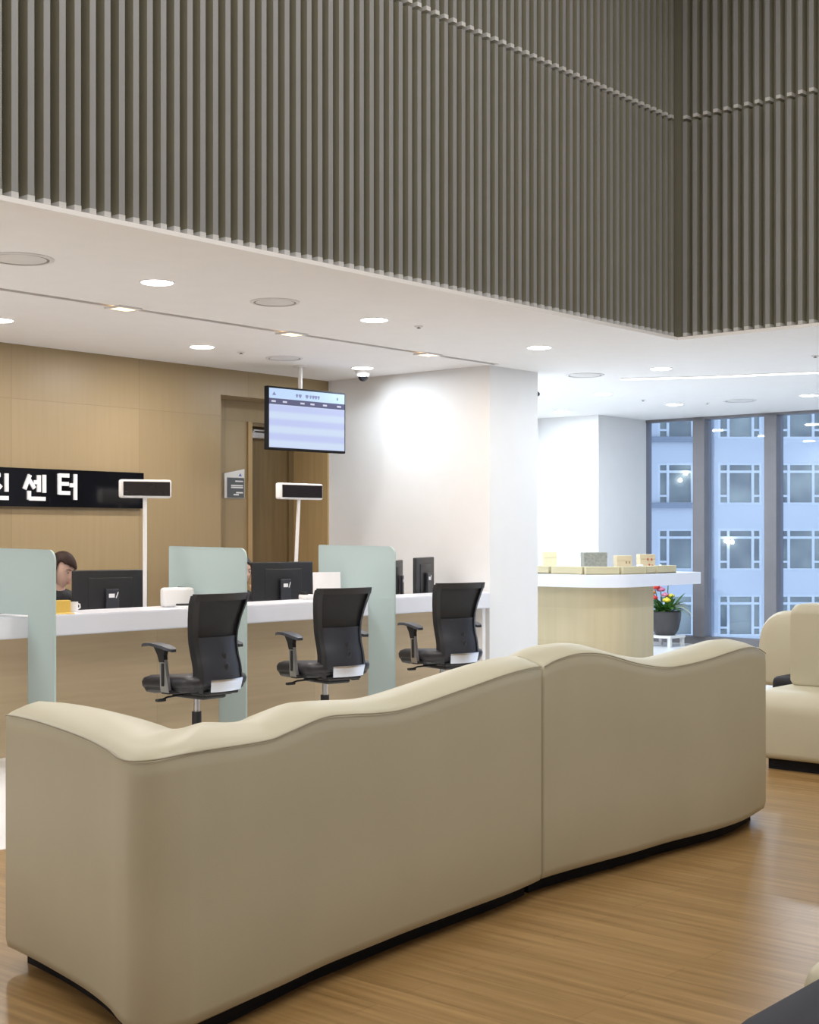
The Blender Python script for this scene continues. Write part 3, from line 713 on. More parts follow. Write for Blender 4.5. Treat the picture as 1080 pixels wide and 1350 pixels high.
# papers, cups and boxes on the ledge
ZL = 0.832
t = thing('ticket_printer', 'white rounded desktop box beside the leftmost chair, on the counter ledge', 'printer', (5.90, 7.08, ZL), -0.35)
g = NB(); rbox(g, -0.11, 0.10, -0.045, 0.045, 0.0, 0.125, 0.02, 3); obj('printer_body', g, 'white_plastic', t, True)
g = NB(); rbox(g, -0.03, 0.06, -0.047, -0.043, 0.012, 0.022, 0.001); obj('paper_slot', g, 'black', t)
t = tag(obj('paper_stack', rbox(NB(), -0.11, 0.13, -0.06, 0.06, 0, 0.008, 0.001), 'paper', None, loc=(5.94, 6.96, ZL), rot=(0, 0, -0.2)), 'low stack of white paper on the counter ledge in front of the white printer', 'paper')
t = thing('leaflet_holder', 'upright white leaflet holder with dark edge beside the white printer', 'holder', (6.0, 7.17, ZL), -0.2)
g = NB(); rbox(g, -0.03, 0.0, -0.05, 0.05, 0, 0.12, 0.003); obj('holder_back', g, 'white_plastic', t)
g = NB(); rbox(g, 0.0, 0.012, -0.05, 0.05, 0, 0.125, 0.003); obj('dark_panel', g, 'screen_off', t)
t = thing('notice_stand', 'white upright notice card on the ledge left of the central chair back', 'notice', (7.33, 7.12, ZL), -0.5)
g = NB(); rbox(g, -0.105, 0.105, -0.004, 0.004, 0.0, 0.195, 0.002, T=Matrix.Rotation(-0.08, 4, 'X')); obj('card', g, 'paper', t)
g = NB(); rbox(g, -0.08, 0.08, -0.03, 0.04, 0.0, 0.008, 0.002); obj('card_foot', g, 'white_plastic', t)
tag(obj('note_block', rbox(NB(), -0.045, 0.045, -0.03, 0.03, 0, 0.075, 0.003), 'yellow', None, loc=(4.99, 7.06, ZL), rot=(0, 0, -0.4)), 'yellow block of notes on the counter ledge below the brown-haired woman', 'note block')
tag(obj('flat_note', rbox(NB(), -0.05, 0.05, -0.035, 0.035, 0, 0.006, 0.001), 'yellow', None, loc=(4.93, 6.95, ZL), rot=(0, 0, -0.3)), 'flat yellow note lying at the ledge edge beside the left divider', 'note')
t = thing('mug', 'small white mug on the ledge right of the yellow note block', 'cup', (5.08, 7.08, ZL))
obj('mug_body', lathe(NB(), [(0.028, 0), (0.032, 0.01), (0.033, 0.062), (0.030, 0.062), (0.028, 0.012), (0.001, 0.010)], n=24), 'white_plastic', t, True)
g = NB(); tube(g, [(0.032, 0, 0.05), (0.052, 0, 0.045), (0.054, 0, 0.025), (0.032, 0, 0.015)], 0.005, 8); obj('mug_handle', g, 'white_plastic', t, True)
t = thing('desk_phone', 'small dark and white desk phone beside the second monitor', 'phone', (7.20, 7.19, ZL), -0.2)
g = NB(); rbox(g, -0.05, 0.05, -0.04, 0.05, 0, 0.035, 0.008, 2); obj('phone_body', g, 'white_plastic', t, True)
g = NB(); rbox(g, -0.045, -0.015, -0.035, 0.045, 0.03, 0.055, 0.008, 2); obj('handset', g, 'black', t, True)

# ------------------------------------------------------------------ signs and display on and before the back wall
t = thing('wall_sign', 'glossy black sign with white Korean letters on the wooden back wall', 'sign', (0, YW, 0))
g = NB(); box(g, 4.6, 7.03, -0.045, 0.0, 1.508, 1.79); obj('sign_board', g, 'gloss_black', t)
def strokes(x0, z0, w, h, lst, parent, name='letter'):
    g = NB()
    for q, (xa, za, xb, zb, th) in enumerate(lst):
        a = Vector((x0+xa*w, 0, z0+za*h)); b_ = Vector((x0+xb*w, 0, z0+zb*h)); d_ = (b_-a); l_ = d_.length
        T = TR(a.x, -0.052-0.0007*q, a.z) @ Matrix.Rotation(-math.atan2(d_.z, d_.x), 4, 'Y')
        box(g, -0.0, l_, -0.006, 0.007, -th/2, th/2, T=T)
    obj(name, g, 'letter', parent)
tk = 0.030
strokes(5.607, 1.555, 0.185, 0.19, [(0.02, .93, .62, .93, tk), (.34, .93, .02, .42, tk), (.32, .72, .66, .44, tk), (.90, 1.0, .90, .30, tk), (.16, .32, .16, .02, tk), (.16, .06, .98, .06, tk)], t)
strokes(5.922, 1.555, 0.185, 0.19, [(.27, .98, .02, .42, tk), (.24, .78, .48, .46, tk), (.46, .70, .68, .70, tk), (.68, .98, .68, .32, tk), (.93, 1.0, .93, .30, tk), (.22, .36, .22, .02, tk), (.22, .06, .98, .06, tk)], t)
strokes(6.215, 1.575, 0.175, 0.18, [(.08, .95, .58, .95, tk), (.08, .60, .55, .60, tk), (.08, .22, .62, .22, tk), (.08, 1.02, .08, .15, tk), (.60, .55, .86, .55, tk), (.89, 1.02, .89, -.06, tk)], t)
# door plate
t = thing('room_plate', 'small grey and white room plate on the wall left of the door', 'sign', (8.175, 9.2, -0.02))
g = NB(); prism(g, [(0, 1.64), (0.235, 1.64), (0.235, 1.90), (0, 1.855)], 0.0, 0.014, T=Matrix.Rotation(PI/2, 4, 'X')); obj('white_plate', g, 'white_plastic', t)
g = NB(); box(g, 0.03, 0.225, -0.02, -0.014, 1.645, 1.82); gp = obj('grey_plate', g, 'sign_grey', t)
g = NB()
for z, a, b_ in ((1.79, 0.12, 0.21), (1.752, 0.07, 0.21), (1.735, 0.07, 0.21), (1.69, 0.13, 0.21), (1.672, 0.10, 0.16)): box(g, a, b_, -0.022, -0.02, z-0.006, z+0.006)
obj('printed_lines', g, 'letter', gp)
g = NB(); prism(g, [(0.165, 1.835), (0.20, 1.835), (0.185, 1.862)], 0.014, 0.016, T=Matrix.Rotation(PI/2, 4, 'X')); obj('blue_mark', g, 'blue', t)
# hanging display
t = thing('hanging_display', 'flat screen hanging from the ceiling, showing a pale blue list', 'screen', (8.21, 8.2, H), -0.06)
TW, TH, ZM = 0.86, 0.515, -0.455
g = NB(); rbox(g, -TW/2, TW/2, 0.0, 0.045, ZM-TH/2, ZM+TH/2, 0.006); cs = obj('case', g, 'plinth', t)
f = 0.016; zt = ZM+TH/2-f; zb_ = ZM-TH/2+f+0.004; x0, x1 = -TW/2+f, TW/2-f
hh = 0.082; bh = 0.048
obj('list_rows', box(NB(), x0, x1, -0.003, 0.001, zb_, zt-hh-bh), 'display_rows', t)
obj('heading_bar', box(NB(), x0, x1, -0.003, 0.001, zt-hh, zt), 'display_head', t)
obj('column_bar', box(NB(), x0, x1, -0.003, 0.001, zt-hh-bh, zt-hh), 'display_band', t)
zc = zt-hh*0.55
for xx, ww in ((-0.12, 0.022), (-0.085, 0.03), (-0.01, 0.03), (0.03, 0.018), (0.06, 0.026), (0.09, 0.026), (0.12, 0.02)):
    g = NB(); box(g, xx-ww/2, xx+ww/2, -0.005, -0.003, zc-0.006, zc+0.012); box(g, xx-ww/4, xx+ww/4, -0.005, -0.003, zc-0.016, zc-0.006)
    obj('heading_glyph', g, 'display_ink', t)
g = NB(); prism(g, [(x0+0.03, zc-0.012), (x0+0.07, zc-0.012), (x0+0.05, zc+0.016)], 0.003, 0.005, T=Matrix.Rotation(PI/2, 4, 'X')); obj('heading_mark', g, 'display_ink', t)
obj('heading_glyph', box(NB(), x1-0.09, x1-0.075, -0.005, -0.003, zc-0.01, zc+0.012), 'display_ink', t)
g = NB(); zc = zt-hh-bh/2
for xx in (-0.37, -0.25, -0.06, 0.05, 0.19, 0.35):
    obj('column_heading', box(NB(), xx-0.022, xx+0.022, -0.005, -0.003, zc-0.007, zc+0.007), 'display_pale', t)
g = NB(); cyl(g, (-0.02, 0.07), 0.018, ZM+0.05, -0.01, 16); cyl(g, (-0.02, 0.07), 0.055, -0.012, 0.0, 24); rbox(g, -0.12, 0.08, 0.044, 0.075, ZM-0.08, ZM+0.09, 0.004)
obj('ceiling_mount', g, 'white_plastic', t, True)

# ------------------------------------------------------------------ sample island
t = thing('display_island', 'island table with pale wooden body and white overhanging curved top', 'table', (10.9, 7.0, 0))
top = rounded_poly([(-0.14, 1.35), (-0.14, -0.12), (1.53, -0.12), (1.53, 0.95), (0.9, 1.35)], (0.05, 0.42, 0.05, 0.15, 0.2), 14)
obj('island_top', prism(NB(), top, 0.815, 0.93), 'solid_surface', t, True)
body = rounded_poly([(-0.06, 1.28), (-0.06, -0.04), (0.74, -0.04), (0.74, 1.0)], (0.03, 0.40, 0.02, 0.05), 14)
obj('island_body', prism(NB(), body, 0.0, 0.815), 'island_wood', t, True)
# sample boards following the front edge, and small boxes behind them
def edge_pt(s):
    """a point along the inner front line: left side, round corner, front"""
    pts = [Vector((10.86, 8.2)), Vector((10.86, 7.55)), Vector((10.87, 7.32)), Vector((10.95, 7.12)), Vector((11.12, 6.98)), Vector((11.35, 6.94)), Vector((12.3, 6.94))]
    for a, b_ in zip(pts, pts[1:]):
        l_ = (b_-a).length
        if s <= l_: return a+(b_-a)*(s/l_), (b_-a).normalized()
        s -= l_
    return pts[-1], Vector((1, 0))
s = 0.20
for k, (ln, lb) in enumerate(((0.36, 'low wooden sample tray at the wall end of the island top'), (0.34, 'low wooden sample tray left of the grey box'), (0.32, 'low wooden sample tray below the grey box at the rounded corner'),
                              (0.33, 'low wooden sample tray below the left tan box'), (0.16, 'short wooden sample tray below the box with red marks'), (0.36, 'low wooden sample tray at the free right end of the island'))):
    p, dr = edge_pt(s+ln/2); s += ln+0.03
    t = thing('sample_tray', lb, 'tray', (p.x, p.y, 0.93), math.atan2(dr.y, dr.x), 'wooden sample trays on the island')
    g = NB(); hl = ln/2
    rbox(g, -hl, hl, 0.0, 0.12, 0, 0.012, 0.003); rbox(g, -hl, hl, 0.0, 0.012, 0, 0.072, 0.003); rbox(g, -hl, hl, 0.108, 0.12, 0, 0.072, 0.003)
    rbox(g, -hl, -hl+0.012, 0.012, 0.108, 0, 0.072, 0.003); rbox(g, hl-0.012, hl, 0.012, 0.108, 0, 0.072, 0.003)
    obj('tray_body', g, 'sample', t)
    g = NB(); rbox(g, -hl+0.014, hl-0.014, 0.014, 0.106, 0.012, 0.06, 0.004); obj('sample_slab', g, 'grey_box', t)
def gift_box(x, y, rz, w, d_, h, m_, marks, label, z=0.93):
    t = thing('sample_box', label, 'box', (x, y, z), rz, 'small boxes on the island')
    g = NB(); rbox(g, -w/2, w/2, -d_/2, d_/2, 0, h*0.72, 0.003); obj('box_body', g, m_, t)
    g = NB(); rbox(g, -w/2-0.002, w/2+0.002, -d_/2-0.002, d_/2+0.002, h*0.72, h, 0.003); obj('box_lid', g, m_, t)
    if marks:
        g = NB()
        for a, z_ in marks[1]: rbox(g, a*w-0.008, a*w+0.008, -d_/2-0.004, -d_/2-0.001, z_*h-0.012, z_*h+0.012, 0.001)
        obj('printed_mark', g, marks[0], t)
gift_box(11.36, 7.98, -0.85, 0.13, 0.12, 0.20, 'pale_box', None, 'pale yellow box at the wall end of the island, behind the trays')
gift_box(11.42, 7.50, -0.75, 0.225, 0.15, 0.20, 'grey_box', None, 'largest box on the island, grey and woven, above the rounded corner')
gift_box(11.78, 7.40, -0.7, 0.15, 0.12, 0.165, 'tan_box', ('brown_mark', [(0.12, .6), (0.33, .6), (0.2, .3)]), 'tan box with brown marks right of the grey box')
gift_box(12.08, 7.32, -0.7, 0.155, 0.12, 0.175, 'tan_box', ('red_mark', [(0.0, .72), (0.25, .72), (0.1, .4), (0.3, .35)]), 'tan box with red marks nearest the window')
t = thing('tissue_pack', 'small white crumpled tissue in front of the left tan box', 'tissue', (11.45, 7.0, 0.99))
g = NB()
for k in range(3): ball(g, (0.02*k-0.02, 0.01*(k % 2), 0.014), (0.026, 0.02, 0.016), u=10, v=6)
obj('tissue', g, 'paper', t, True)
t = thing('pen_stand', 'black pen with white tip lying on the free right end of the island', 'pen', (12.32, 7.42, 0.93), -0.7)
g = NB(); tube(g, [(-0.12, 0, 0.012), (0.06, 0, 0.03), (0.10, 0, 0.05)], 0.008, 8); rbox(g, -0.02, 0.08, -0.03, 0.03, 0, 0.022, 0.004); obj('pen_barrel', g, 'black', t, True)
g = NB(); ball(g, (0.115, 0, 0.055), 0.014); ball(g, (-0.13, 0, 0.012), 0.010); obj('pen_tip', g, 'letter', t, True)

# potted flowers on a low white stand by the window
t = thing('plant_stand', 'low white plant stand on the floor by the window', 'stand', (14.33, 8.42, 0))
g = NB(); rbox(g, -0.17, 0.17, -0.17, 0.17, 0.10, 0.13, 0.004); obj('stand_top', g, 'white_plastic', t)
for sx_ in (-1, 1):
    for sy_ in (-1, 1): obj('leg', box(NB(), sx_*0.14-0.02, sx_*0.14+0.02, sy_*0.14-0.02, sy_*0.14+0.02, 0, 0.10), 'white_plastic', t)
t = thing('potted_flowers', 'dark pot of red, yellow and pink flowers by the window', 'plant', (14.33, 8.42, 0.13))
obj('pot', lathe(NB(), [(0.11, 0), (0.15, 0.06), (0.18, 0.18), (0.185, 0.27), (0.17, 0.28), (0.155, 0.26), (0.001, 0.25)], n=28), 'pot', t, True)
g = NB(); rnd = random.Random(3)
def leaf(g, base, dirv, ln, w_, droop):
    d_ = Vector(dirv).normalized(); sd = d_.cross(Vector((0, 0, 1)));
    sd = sd.normalized() if sd.length > 1e-3 else Vector((1, 0, 0)); rows = []
    for i in range(6):
        f = i/5; p = Vector(base)+d_*ln*f+Vector((0, 0, -droop*f*f)); ww = w_*math.sin(PI*min(0.97, f*0.9+0.08))
        up = sd.cross(d_).normalized()*0.3*ww
        rows.append([g.verts.new(p-sd*ww+up), g.verts.new(p), g.verts.new(p+sd*ww+up)])
    for a, b_ in zip(rows, rows[1:]):
        for k in (0, 1): g.faces.new((a[k], a[k+1], b_[k+1], b_[k]))
for k in range(60):
    a = rnd.uniform(0, 2*PI); e = rnd.uniform(0.2, 1.3); rr = rnd.uniform(0, 0.11)
    leaf(g, (rr*math.cos(a), rr*math.sin(a), 0.24+rnd.uniform(0, 0.08)), (math.cos(a)*math.cos(e), math.sin(a)*math.cos(e), math.sin(e)), rnd.uniform(0.14, 0.26), rnd.uniform(0.02, 0.036), rnd.uniform(0.02, 0.10))
obj('foliage', g, 'leaf', t, True)
g = NB()
for a, e, ln in ((-0.7, 0.9, 0.36), (-0.95, 0.75, 0.36), (-0.5, 0.65, 0.34), (-1.2, 0.6, 0.32), (-0.8, 0.4, 0.3)):
    leaf(g, (0.06*math.cos(a), 0.06*math.sin(a), 0.30), (math.cos(a)*math.cos(e), math.sin(a)*math.cos(e), math.sin(e)), ln, 0.042, 0.26)
obj('pale_leaf', g, 'leaf_pale', t, True)
for lat, dz, dp, r_, m_ in ((-0.17, 0.50, -0.03, 0.055, 'orange'), (-0.12, 0.56, 0.0, 0.06, 'red'), (-0.15, 0.44, -0.08, 0.05, 'red'), (-0.05, 0.53, 0.02, 0.055, 'pink'), (-0.01, 0.47, -0.05, 0.045, 'pink'),
                            (0.04, 0.60, 0.04, 0.06, 'plum'), (0.0, 0.41, -0.10, 0.055, 'yellowp'), (0.06, 0.46, -0.06, 0.04, 'yellowp'), (-0.16, 0.62, 0.05, 0.04, 'orange')):
    p = RT*lat+FW*dp; g = NB(); c0 = Vector((p.x, p.y, dz))
    tube(g, [(p.x*0.5, p.y*0.5, 0.28), c0-Vector((0, 0, r_*0.5))], 0.006, 6, mi=1)
    for k in range(7):
        a = 2*PI*k/7; ball(g, c0+Vector((math.cos(a), math.sin(a), 0.15*math.sin(3*a)))*r_*0.5, (r_*0.5, r_*0.5, r_*0.38), u=8, v=6)
    ball(g, c0+Vector((0, 0, r_*0.2)), r_*0.45, u=8, v=6)
    obj('blossom', g, [m_, 'leaf'], t, True)

# ------------------------------------------------------------------ the two women behind the counter
def eval_mesh(o):
    dg = bpy.context.evaluated_depsgraph_get(); dg.update()
    me = bpy.data.meshes.new_from_object(o.evaluated_get(dg)); return me
def skin_mesh(nodes, edges, root, sub=2):
    """tapered limbs between joints, to be fused into one continuous surface by remesh()"""
    g = NB()
    rad = lambda r: r if isinstance(r, tuple) else (r, r)
    for a, b_ in edges:
        (p, ra), (q, rb) = nodes[a], nodes[b_]
        p, q, ra, rb = Vector(p), Vector(q), rad(ra), rad(rb)
        d_ = (q-p).normalized(); x_ = Vector((1, 0, 0))-d_*d_.x
        if x_.length < 0.3: x_ = Vector((0, 1, 0))-d_*d_.y
        x_.normalize(); y_ = d_.cross(x_)
        loft(g, [[o_+x_*(r_[0]*math.cos(2*PI*k/16))+y_*(r_[1]*math.sin(2*PI*k/16)) for k in range(16)] for o_, r_ in ((p, ra), (q, rb))])
    for p, r_ in nodes.values():
        r_ = rad(r_); ball(g, p, (r_[0], r_[1], min(r_)), u=16, v=12)
    bmesh.ops.recalc_face_normals(g, faces=g.faces)
    me = bpy.data.meshes.new('t'); g.to_mesh(me); g.free(); return me
def remesh(meshes, vox, smooth=2):
    g = NB()
    for me in meshes: g.from_mesh(me)
    me = bpy.data.meshes.new('t'); g.to_mesh(me); g.free()
    o = bpy.data.objects.new('t', me); COL.objects.link(o)
    r = o.modifiers.new('r', 'REMESH'); r.mode = 'VOXEL'; r.voxel_size = vox
    if smooth: s_ = o.modifiers.new('s', 'SMOOTH'); s_.iterations = smooth; s_.factor = 0.5
    out = eval_mesh(o); bpy.data.objects.remove(o); bpy.data.meshes.remove(me); return out
def link_mesh(name, me, m_, parent, T=None):
    me.name = name; me.materials.clear(); me.materials.append(M[m_])
    for p in me.polygons: p.use_smooth = True
    o = bpy.data.objects.new(name, me); COL.objects.link(o); o.parent = parent
    return o
def head_shape(v, grow=0.0):
    """unit sphere point to head surface, face towards +y, centred at mid-head"""
    x, y, z = v
    px, py, pz_ = x*(0.074+grow), y*(0.092+grow), z*(0.115+grow)
    if z < 0:
        k = (-z)**1.4; px *= 1-0.36*k; py = py*(1-0.22*k)+0.016*k
    if y > 0 and grow == 0:
        px *= 1-0.06*y
        nose = math.exp(-((x/0.16)**2)-(((z+0.16)/0.20)**2)); py += 0.020*nose*(1 if z > -0.40 else 0.5)
        for s in (-1, 1):
            py -= 0.011*math.exp(-(((x-s*0.42)/0.22)**2)-(((z-0.08)/0.15)**2))
            py += 0.004*math.exp(-(((x-s*0.5)/0.25)**2)-(((z+0.25)/0.2)**2))
        py += 0.007*math.exp(-((x/0.3)**2)-(((z+0.52)/0.10)**2)); py += 0.006*math.exp(-((x/0.3)**2)-(((z+0.85)/0.15)**2))
    return Vector((px, py, pz_))
def head_mesh(T, grow=0.0, keep=None, n=(48, 36)):
    g = NB(); bmesh.ops.create_uvsphere(g, u_segments=n[0], v_segments=n[1], radius=1)
    if keep:
        kill = [v for v in g.verts if not keep(v.co)]
        bmesh.ops.delete(g, geom=kill, context='VERTS')
    for v in g.verts: v.co = T @ head_shape(v.co, grow)
    return g
def woman(name_label, loc, rz, head_pos, hyaw, hpitch, hair, hair_style, hands, group=None):
    """local frame: faces +y, origin on the floor under the pelvis"""
    t = thing('person', name_label, 'person', loc, rz)
    hp = Vector(head_pos); TH_ = Matrix.Translation(hp) @ Matrix.Rotation(hyaw, 4, 'Z') @ Matrix.Rotation(hpitch, 4, 'X')
    nb = Vector((0, hp.y*0.72, hp.z-0.190))
    nodes = {'pelvis': ((0, 0, 0.46), (0.14, 0.10)), 'waist': ((0, nb.y*0.35, 0.46+(nb.z-0.46)*0.4), (0.115, 0.085)), 'chest': ((0, nb.y*0.75, 0.46+(nb.z-0.46)*0.75), (0.135, 0.09)),
             'nb': (tuple(nb), 0.058), 'nt': (tuple(TH_ @ Vector((0, -0.02, -0.075))), 0.047)}
    edges = [('pelvis', 'waist'), ('waist', 'chest'), ('chest', 'nb'), ('nb', 'nt')]
    wear_n = dict(nodes); wear_n.pop('nt'); wear_n['nb'] = (tuple(nb+Vector((0, -0.005, 0.012))), 0.072); wear_e = [e for e in edges if 'nt' not in e]
    extra = []
    for s, tg in ((-1, hands[0]), (1, hands[1])):
        sh = Vector((s*0.165, nb.y*0.88, nb.z-0.045)); el = Vector(tg[0]); wr = Vector(tg[1])
        k = 'lr'[s > 0]
        for dct, gr in ((nodes, 0), (wear_n, 0.012)):
            dct['s'+k] = (tuple(sh), 0.052+gr); dct['e'+k] = (tuple(el), 0.040+gr)
            dct['w'+k] = (tuple(wr if gr == 0 else wr+(el-wr).normalized()*0.03), (0.026, 0.022) if gr == 0 else 0.036)
        edges += [('chest', 's'+k), ('s'+k, 'e'+k), ('e'+k, 'w'+k)]; wear_e += [('chest', 's'+k), ('nb', 's'+k), ('s'+k, 'e'+k), ('e'+k, 'w'+k)]
        # hand: palm and five fingers
        fd = (wr-el).normalized() if tg[2] is None else Vector(tg[2]).normalized(); nrm = Vector(tg[3]).normalized(); sd = fd.cross(nrm).normalized()
        pn = {'a': (tuple(wr-fd*0.02), (0.024, 0.02)), 'b': (tuple(wr+fd*0.03), (0.032, 0.016)), 'c': (tuple(wr+fd*0.075), (0.036, 0.014))}
        extra.append(skin_mesh(pn, [('a', 'b'), ('b', 'c')], 'a', 2))
        for q, (off, ln) in enumerate(((-0.028, 0.058), (-0.009, 0.070), (0.010, 0.074), (0.029, 0.066))):
            b0 = wr+fd*0.065+sd*off; d1 = (fd*0.95-nrm*0.30).normalized(); d2 = (fd*0.7-nrm*0.7).normalized()
            ch = {'a': (tuple(b0), 0.010), 'b': (tuple(b0+fd*0.02), 0.010), 'c': (tuple(b0+fd*0.02+d1*ln*0.5), 0.009), 'd': (tuple(b0+fd*0.02+d1*ln*0.5+d2*ln*0.5), 0.0075)}
            extra.append(skin_mesh(ch, [('a', 'b'), ('b', 'c'), ('c', 'd')], 'a', 1))
        b0 = wr+fd*0.02; th1 = (sd*s*1.0+fd*0.55-nrm*0.3).normalized(); th2 = (sd*s*0.3+fd*1.0-nrm*0.3).normalized()
        ch = {'a': (tuple(b0), 0.013), 'b': (tuple(b0+th1*0.042), 0.012), 'c': (tuple(b0+th1*0.042+th2*0.03), 0.010), 'd': (tuple(b0+th1*0.042+th2*0.055), 0.008)}
        extra.append(skin_mesh(ch, [('a', 'b'), ('b', 'c'), ('c', 'd')], 'a', 1))
        hpnt = Vector((s*0.085, 0.02, 0.445)); kn = Vector((s*0.11, 0.40, 0.46)); an = Vector((s*0.11, 0.36, 0.085)); to = Vector((s*0.115, 0.49, 0.035))
        for dct, gr in ((nodes, 0), (wear_n, 0.012)):
            dct['h'+k] = (tuple(hpnt), 0.085+gr); dct['k'+k] = (tuple(kn), 0.056+gr); dct['a'+k] = (tuple(an), 0.036+gr)
        nodes['t'+k] = (tuple(to), 0.03)
        edges += [('pelvis', 'h'+k), ('h'+k, 'k'+k), ('k'+k, 'a'+k), ('a'+k, 't'+k)]; wear_e += [('pelvis', 'h'+k), ('h'+k, 'k'+k), ('k'+k, 'a'+k)]
    base = skin_mesh(nodes, edges, 'pelvis', 2)
    g = head_mesh(TH_)
    for s in (-1, 1): ball(g, (0, 0, 0), 1, T=TH_ @ TR(s*0.074, -0.008, -0.005) @ Matrix.Diagonal((0.010, 0.018, 0.030, 1)))
    bmesh.ops.recalc_face_normals(g, faces=g.faces); hm = bpy.data.meshes.new('h'); g.to_mesh(hm); g.free()
    body = link_mesh('body', remesh([base, hm]+extra, 0.005, 3), 'skin', t)
    cl = link_mesh('jacket', remesh([skin_mesh(wear_n, wear_e, 'pelvis', 2)], 0.009, 8), 'jacket', t)
    # shirt collar: a pale V at the neck
    for s in (-1, 1):
        g = NB(); ball(g, (0, 0, 0), 1, T=TH_ @ TR(s*0.031, 0.081, 0.010) @ Matrix.Diagonal((0.0120, 0.0065, 0.0042, 1)), u=14, v=10); e = obj('eye', g, 'eye_white', t, True)
        g = NB(); ball(g, (0, 0, 0), 1, T=TH_ @ TR(s*0.031, 0.0855, 0.009) @ Matrix.Diagonal((0.0060, 0.004, 0.0045, 1)), u=12, v=8); obj('iris', g, 'iris', e, True)
        g = NB(); tube(g, [TH_ @ Vector((s*a, b_, c_)) for a, b_, c_ in ((0.014, 0.090, 0.028), (0.03, 0.088, 0.033), (0.048, 0.079, 0.029))], [0.0025, 0.0035, 0.002], 6); obj('eyebrow', g, hair, t, True)
    g = NB(); ball(g, (0, 0, 0), 1, T=TH_ @ TR(0, 0.0865, -0.0575) @ Matrix.Diagonal((0.022, 0.009, 0.0045, 1)), u=14, v=8); ball(g, (0, 0, 0), 1, T=TH_ @ TR(0, 0.0860, -0.0645) @ Matrix.Diagonal((0.018, 0.009, 0.005, 1)), u=14, v=8)
    obj('lips', g, 'lip', t, True)
    if hair_style == 'bob':
        keep = lambda c_: (c_.y < 0.26 or c_.z > 0.34+0.22*c_.x+0.06*math.sin(17*c_.x)) and c_.z > -0.78-0.06*math.sin(9*c_.x)
        keep2 = lambda c_: (c_.y < 0.12 or c_.z > 0.45+0.12*c_.x) and c_.z > -0.60
    else:
        keep = lambda c_: (c_.y < 0.22 or c_.z > 0.60-0.25*abs(c_.x)) and c_.z > -0.80
        keep2 = lambda c_: (c_.y < 0.05 or c_.z > 0.66) and c_.z > -0.70
    g = head_mesh(TH_, 0.004, keep); 
    h1 = bpy.data.meshes.new('q'); g.to_mesh(h1); g.free()
    o = bpy.data.objects.new('q', h1); COL.objects.link(o); sm = o.modifiers.new('s', 'SOLIDIFY'); sm.thickness = 0.014; sm.offset = 1
    h2 = eval_mesh(o); bpy.data.objects.remove(o)
    parts = [h2]
    if hair_style == 'tied':
        g = NB(); ball(g, (0, 0, 0), 1, T=TH_ @ TR(0, -0.115, 0.01) @ Matrix.Diagonal((0.045, 0.04, 0.045, 1)), u=20, v=14)
        q = bpy.data.meshes.new('q'); g.to_mesh(q); g.free(); parts.append(q)
    link_mesh('hair', remesh(parts, 0.006, 3), hair, t)
    return t
# both face the counter (local +y turned to world -y)
woman('person with brown bobbed hair in black looking down beside the left monitor', (5.62, 8.08, 0), PI-0.05, (0.0, 0.13, 1.06), 0.30, -0.30, 'hair_brown', 'bob',
      (((-0.25, 0.20, 0.73), (-0.12, 0.42, 0.735), None, (0, 0, 1)), ((0.25, 0.20, 0.73), (0.12, 0.42, 0.735), None, (0, 0, 1))))
woman('person with black tied hair half hidden between the glass divider and second monitor', (7.22, 8.06, 0), PI, (0.0, 0.13, 1.02), -0.2, -0.12, 'hair_black', 'tied',
      (((-0.24, 0.30, 0.735), (-0.085, 0.26, 0.845), (0.3, -0.05, 0.9), (0.35, 0.9, 0.0)), ((0.25, 0.20, 0.73), (0.12, 0.42, 0.735), None, (0, 0, 1))))
for x, y, lb in ((5.62, 8.08, 'low black stool under the brown-haired woman behind the counter'), (7.22, 8.06, 'low black stool under the dark-haired woman behind the counter')):
    t = thing('stool', lb, 'stool', (x, y, 0), 0, 'staff stools behind the counter')
    obj('stool_seat', lathe(NB(), [(0.001, 0.29), (0.17, 0.29), (0.19, 0.31), (0.185, 0.335), (0.15, 0.345), (0.001, 0.345)], n=28), 'seat_fabric', t, True)
    g = NB(); cyl(g, (0, 0), 0.025, 0.02, 0.30, 16); obj('stool_post', g, 'silver', t, True)
    obj('stool_base', lathe(NB(), [(0.2, 0), (0.2, 0.012), (0.04, 0.04), (0.001, 0.04)], n=28), 'black', t, True)

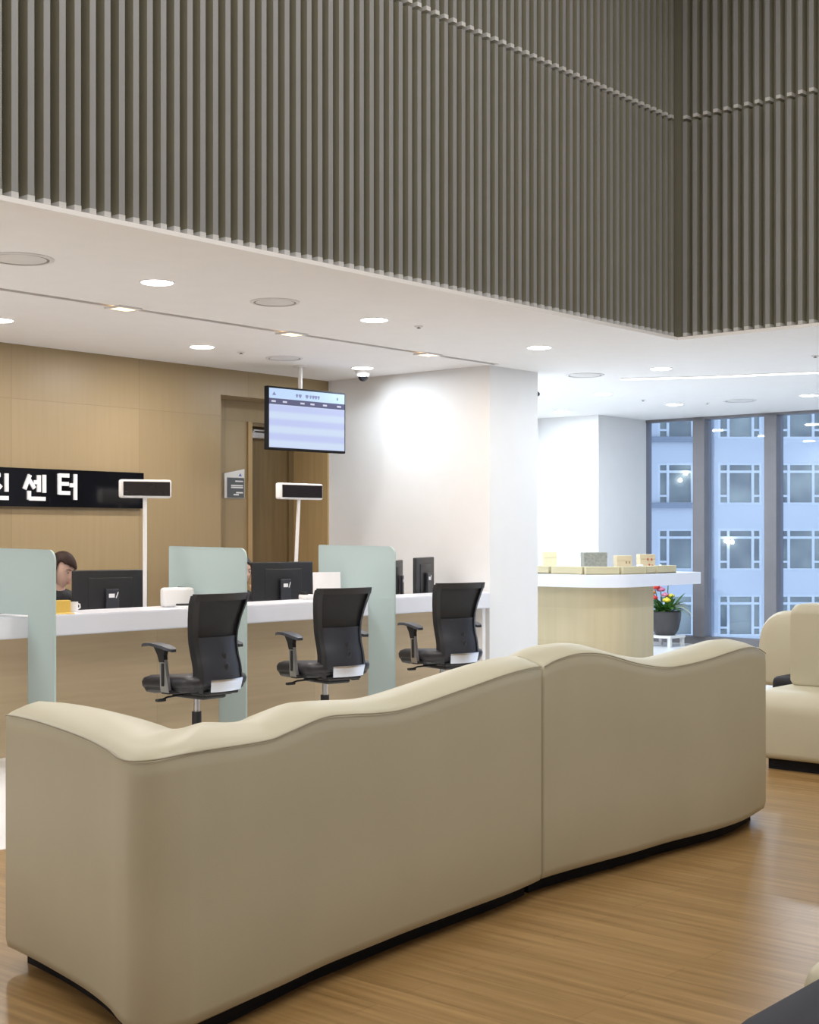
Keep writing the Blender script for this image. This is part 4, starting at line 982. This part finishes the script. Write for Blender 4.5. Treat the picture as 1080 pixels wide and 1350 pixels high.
# ------------------------------------------------------------------ building across the street
DF = 62.0
t = thing('office_building', 'pale blue grey building across the street seen through the window', 'building', (0, 0, 0))
t.matrix_world = Matrix.Translation(FW*DF) @ Matrix.Rotation(-YAW, 4, 'Z')    # local x to the right, y away
wins = []
rows = [4.5+2.92*k for k in range(-5, 4)]; cols = [11.0+2.68*k for k in range(-3, 7)]
WW, WH = 1.95, 1.88
g = NB()
xl, xr = cols[0]-3, cols[-1]+6; zl, zr = rows[0]-5, rows[-1]+4
xe = [xl]+[q for c_ in cols for q in (c_, c_+WW)]+[xr]; ze = [zl]+[q for r_ in rows for q in (r_-WH, r_)]+[zr]
for i in range(len(xe)-1):
    if i % 2 == 0: box(g, xe[i], xe[i+1], 0, 0.25, zl, zr)
    else:
        for j in range(0, len(ze)-1, 2): box(g, xe[i], xe[i+1], 0, 0.25, ze[j], ze[j+1])
box(g, xl, xr, 8, 8.3, zl, zr)
box(g, xl, xr, 0.25, 8, zr-0.3, zr); box(g, xl, xl+0.3, 0.25, 8, zl, zr); box(g, xr-0.3, xr, 0.25, 8, zl, zr)
obj('facade_wall', g, 'facade', t)
for ci, c_ in enumerate(cols):
    for r_ in rows:
        g = NB(); th = 0.055
        z0 = r_-WH; a1, a2 = c_+0.46, c_+WW-0.46; zt_ = r_-0.46; zb2 = z0+0.36
        for q in (c_, a1-th, a2, c_+WW-th*2): box(g, q, q+th*2, 0.04, 0.16, z0, r_)
        for q in (z0, zt_, r_-th*2): box(g, c_, c_+WW, 0.05, 0.15, q, q+th*2)
        box(g, c_, a1, 0.05, 0.15, zb2, zb2+th*1.6); box(g, a2, c_+WW, 0.05, 0.15, zb2, zb2+th*1.6)
        fr_ = obj('window', g, 'facade_frame', t)
        obj('pane', box(NB(), c_, c_+WW, 0.16, 0.18, z0, r_), 'far_pane', fr_)
        if (ci == 3) or ci == 0 or ci == 6:
            pass
for (lat, z) in ((11.2, 1.85), (11.2, 4.5+0.28)):
    pass
g = NB()
for zz in (rows[4]+1.02, rows[5]+1.02+0.0, rows[6]+1.0):
    box(g, xl, cols[3]+WW+0.15, -0.18, 0.0, zz-0.12, zz+0.12)
obj('ledge', g, 'facade_ledge', t)
for c_ in (cols[3]-0.55, cols[4]-0.25, cols[5]-0.35):
    g = NB(); tube(g, [(c_, -0.06, zl), (c_, -0.06, zr)], 0.05, 8); obj('downpipe', g, 'facade_ledge', t)
for lat, z in ((12.25, 4.03), (12.0, 3.72), (14.05, 1.02), (14.3, 0.98)):
    g = NB(); ball(g, (lat, -0.05+0.02, z), (0.08, 0.05, 0.09)); obj('window_lamp', g, 'lamp_white', t, True)
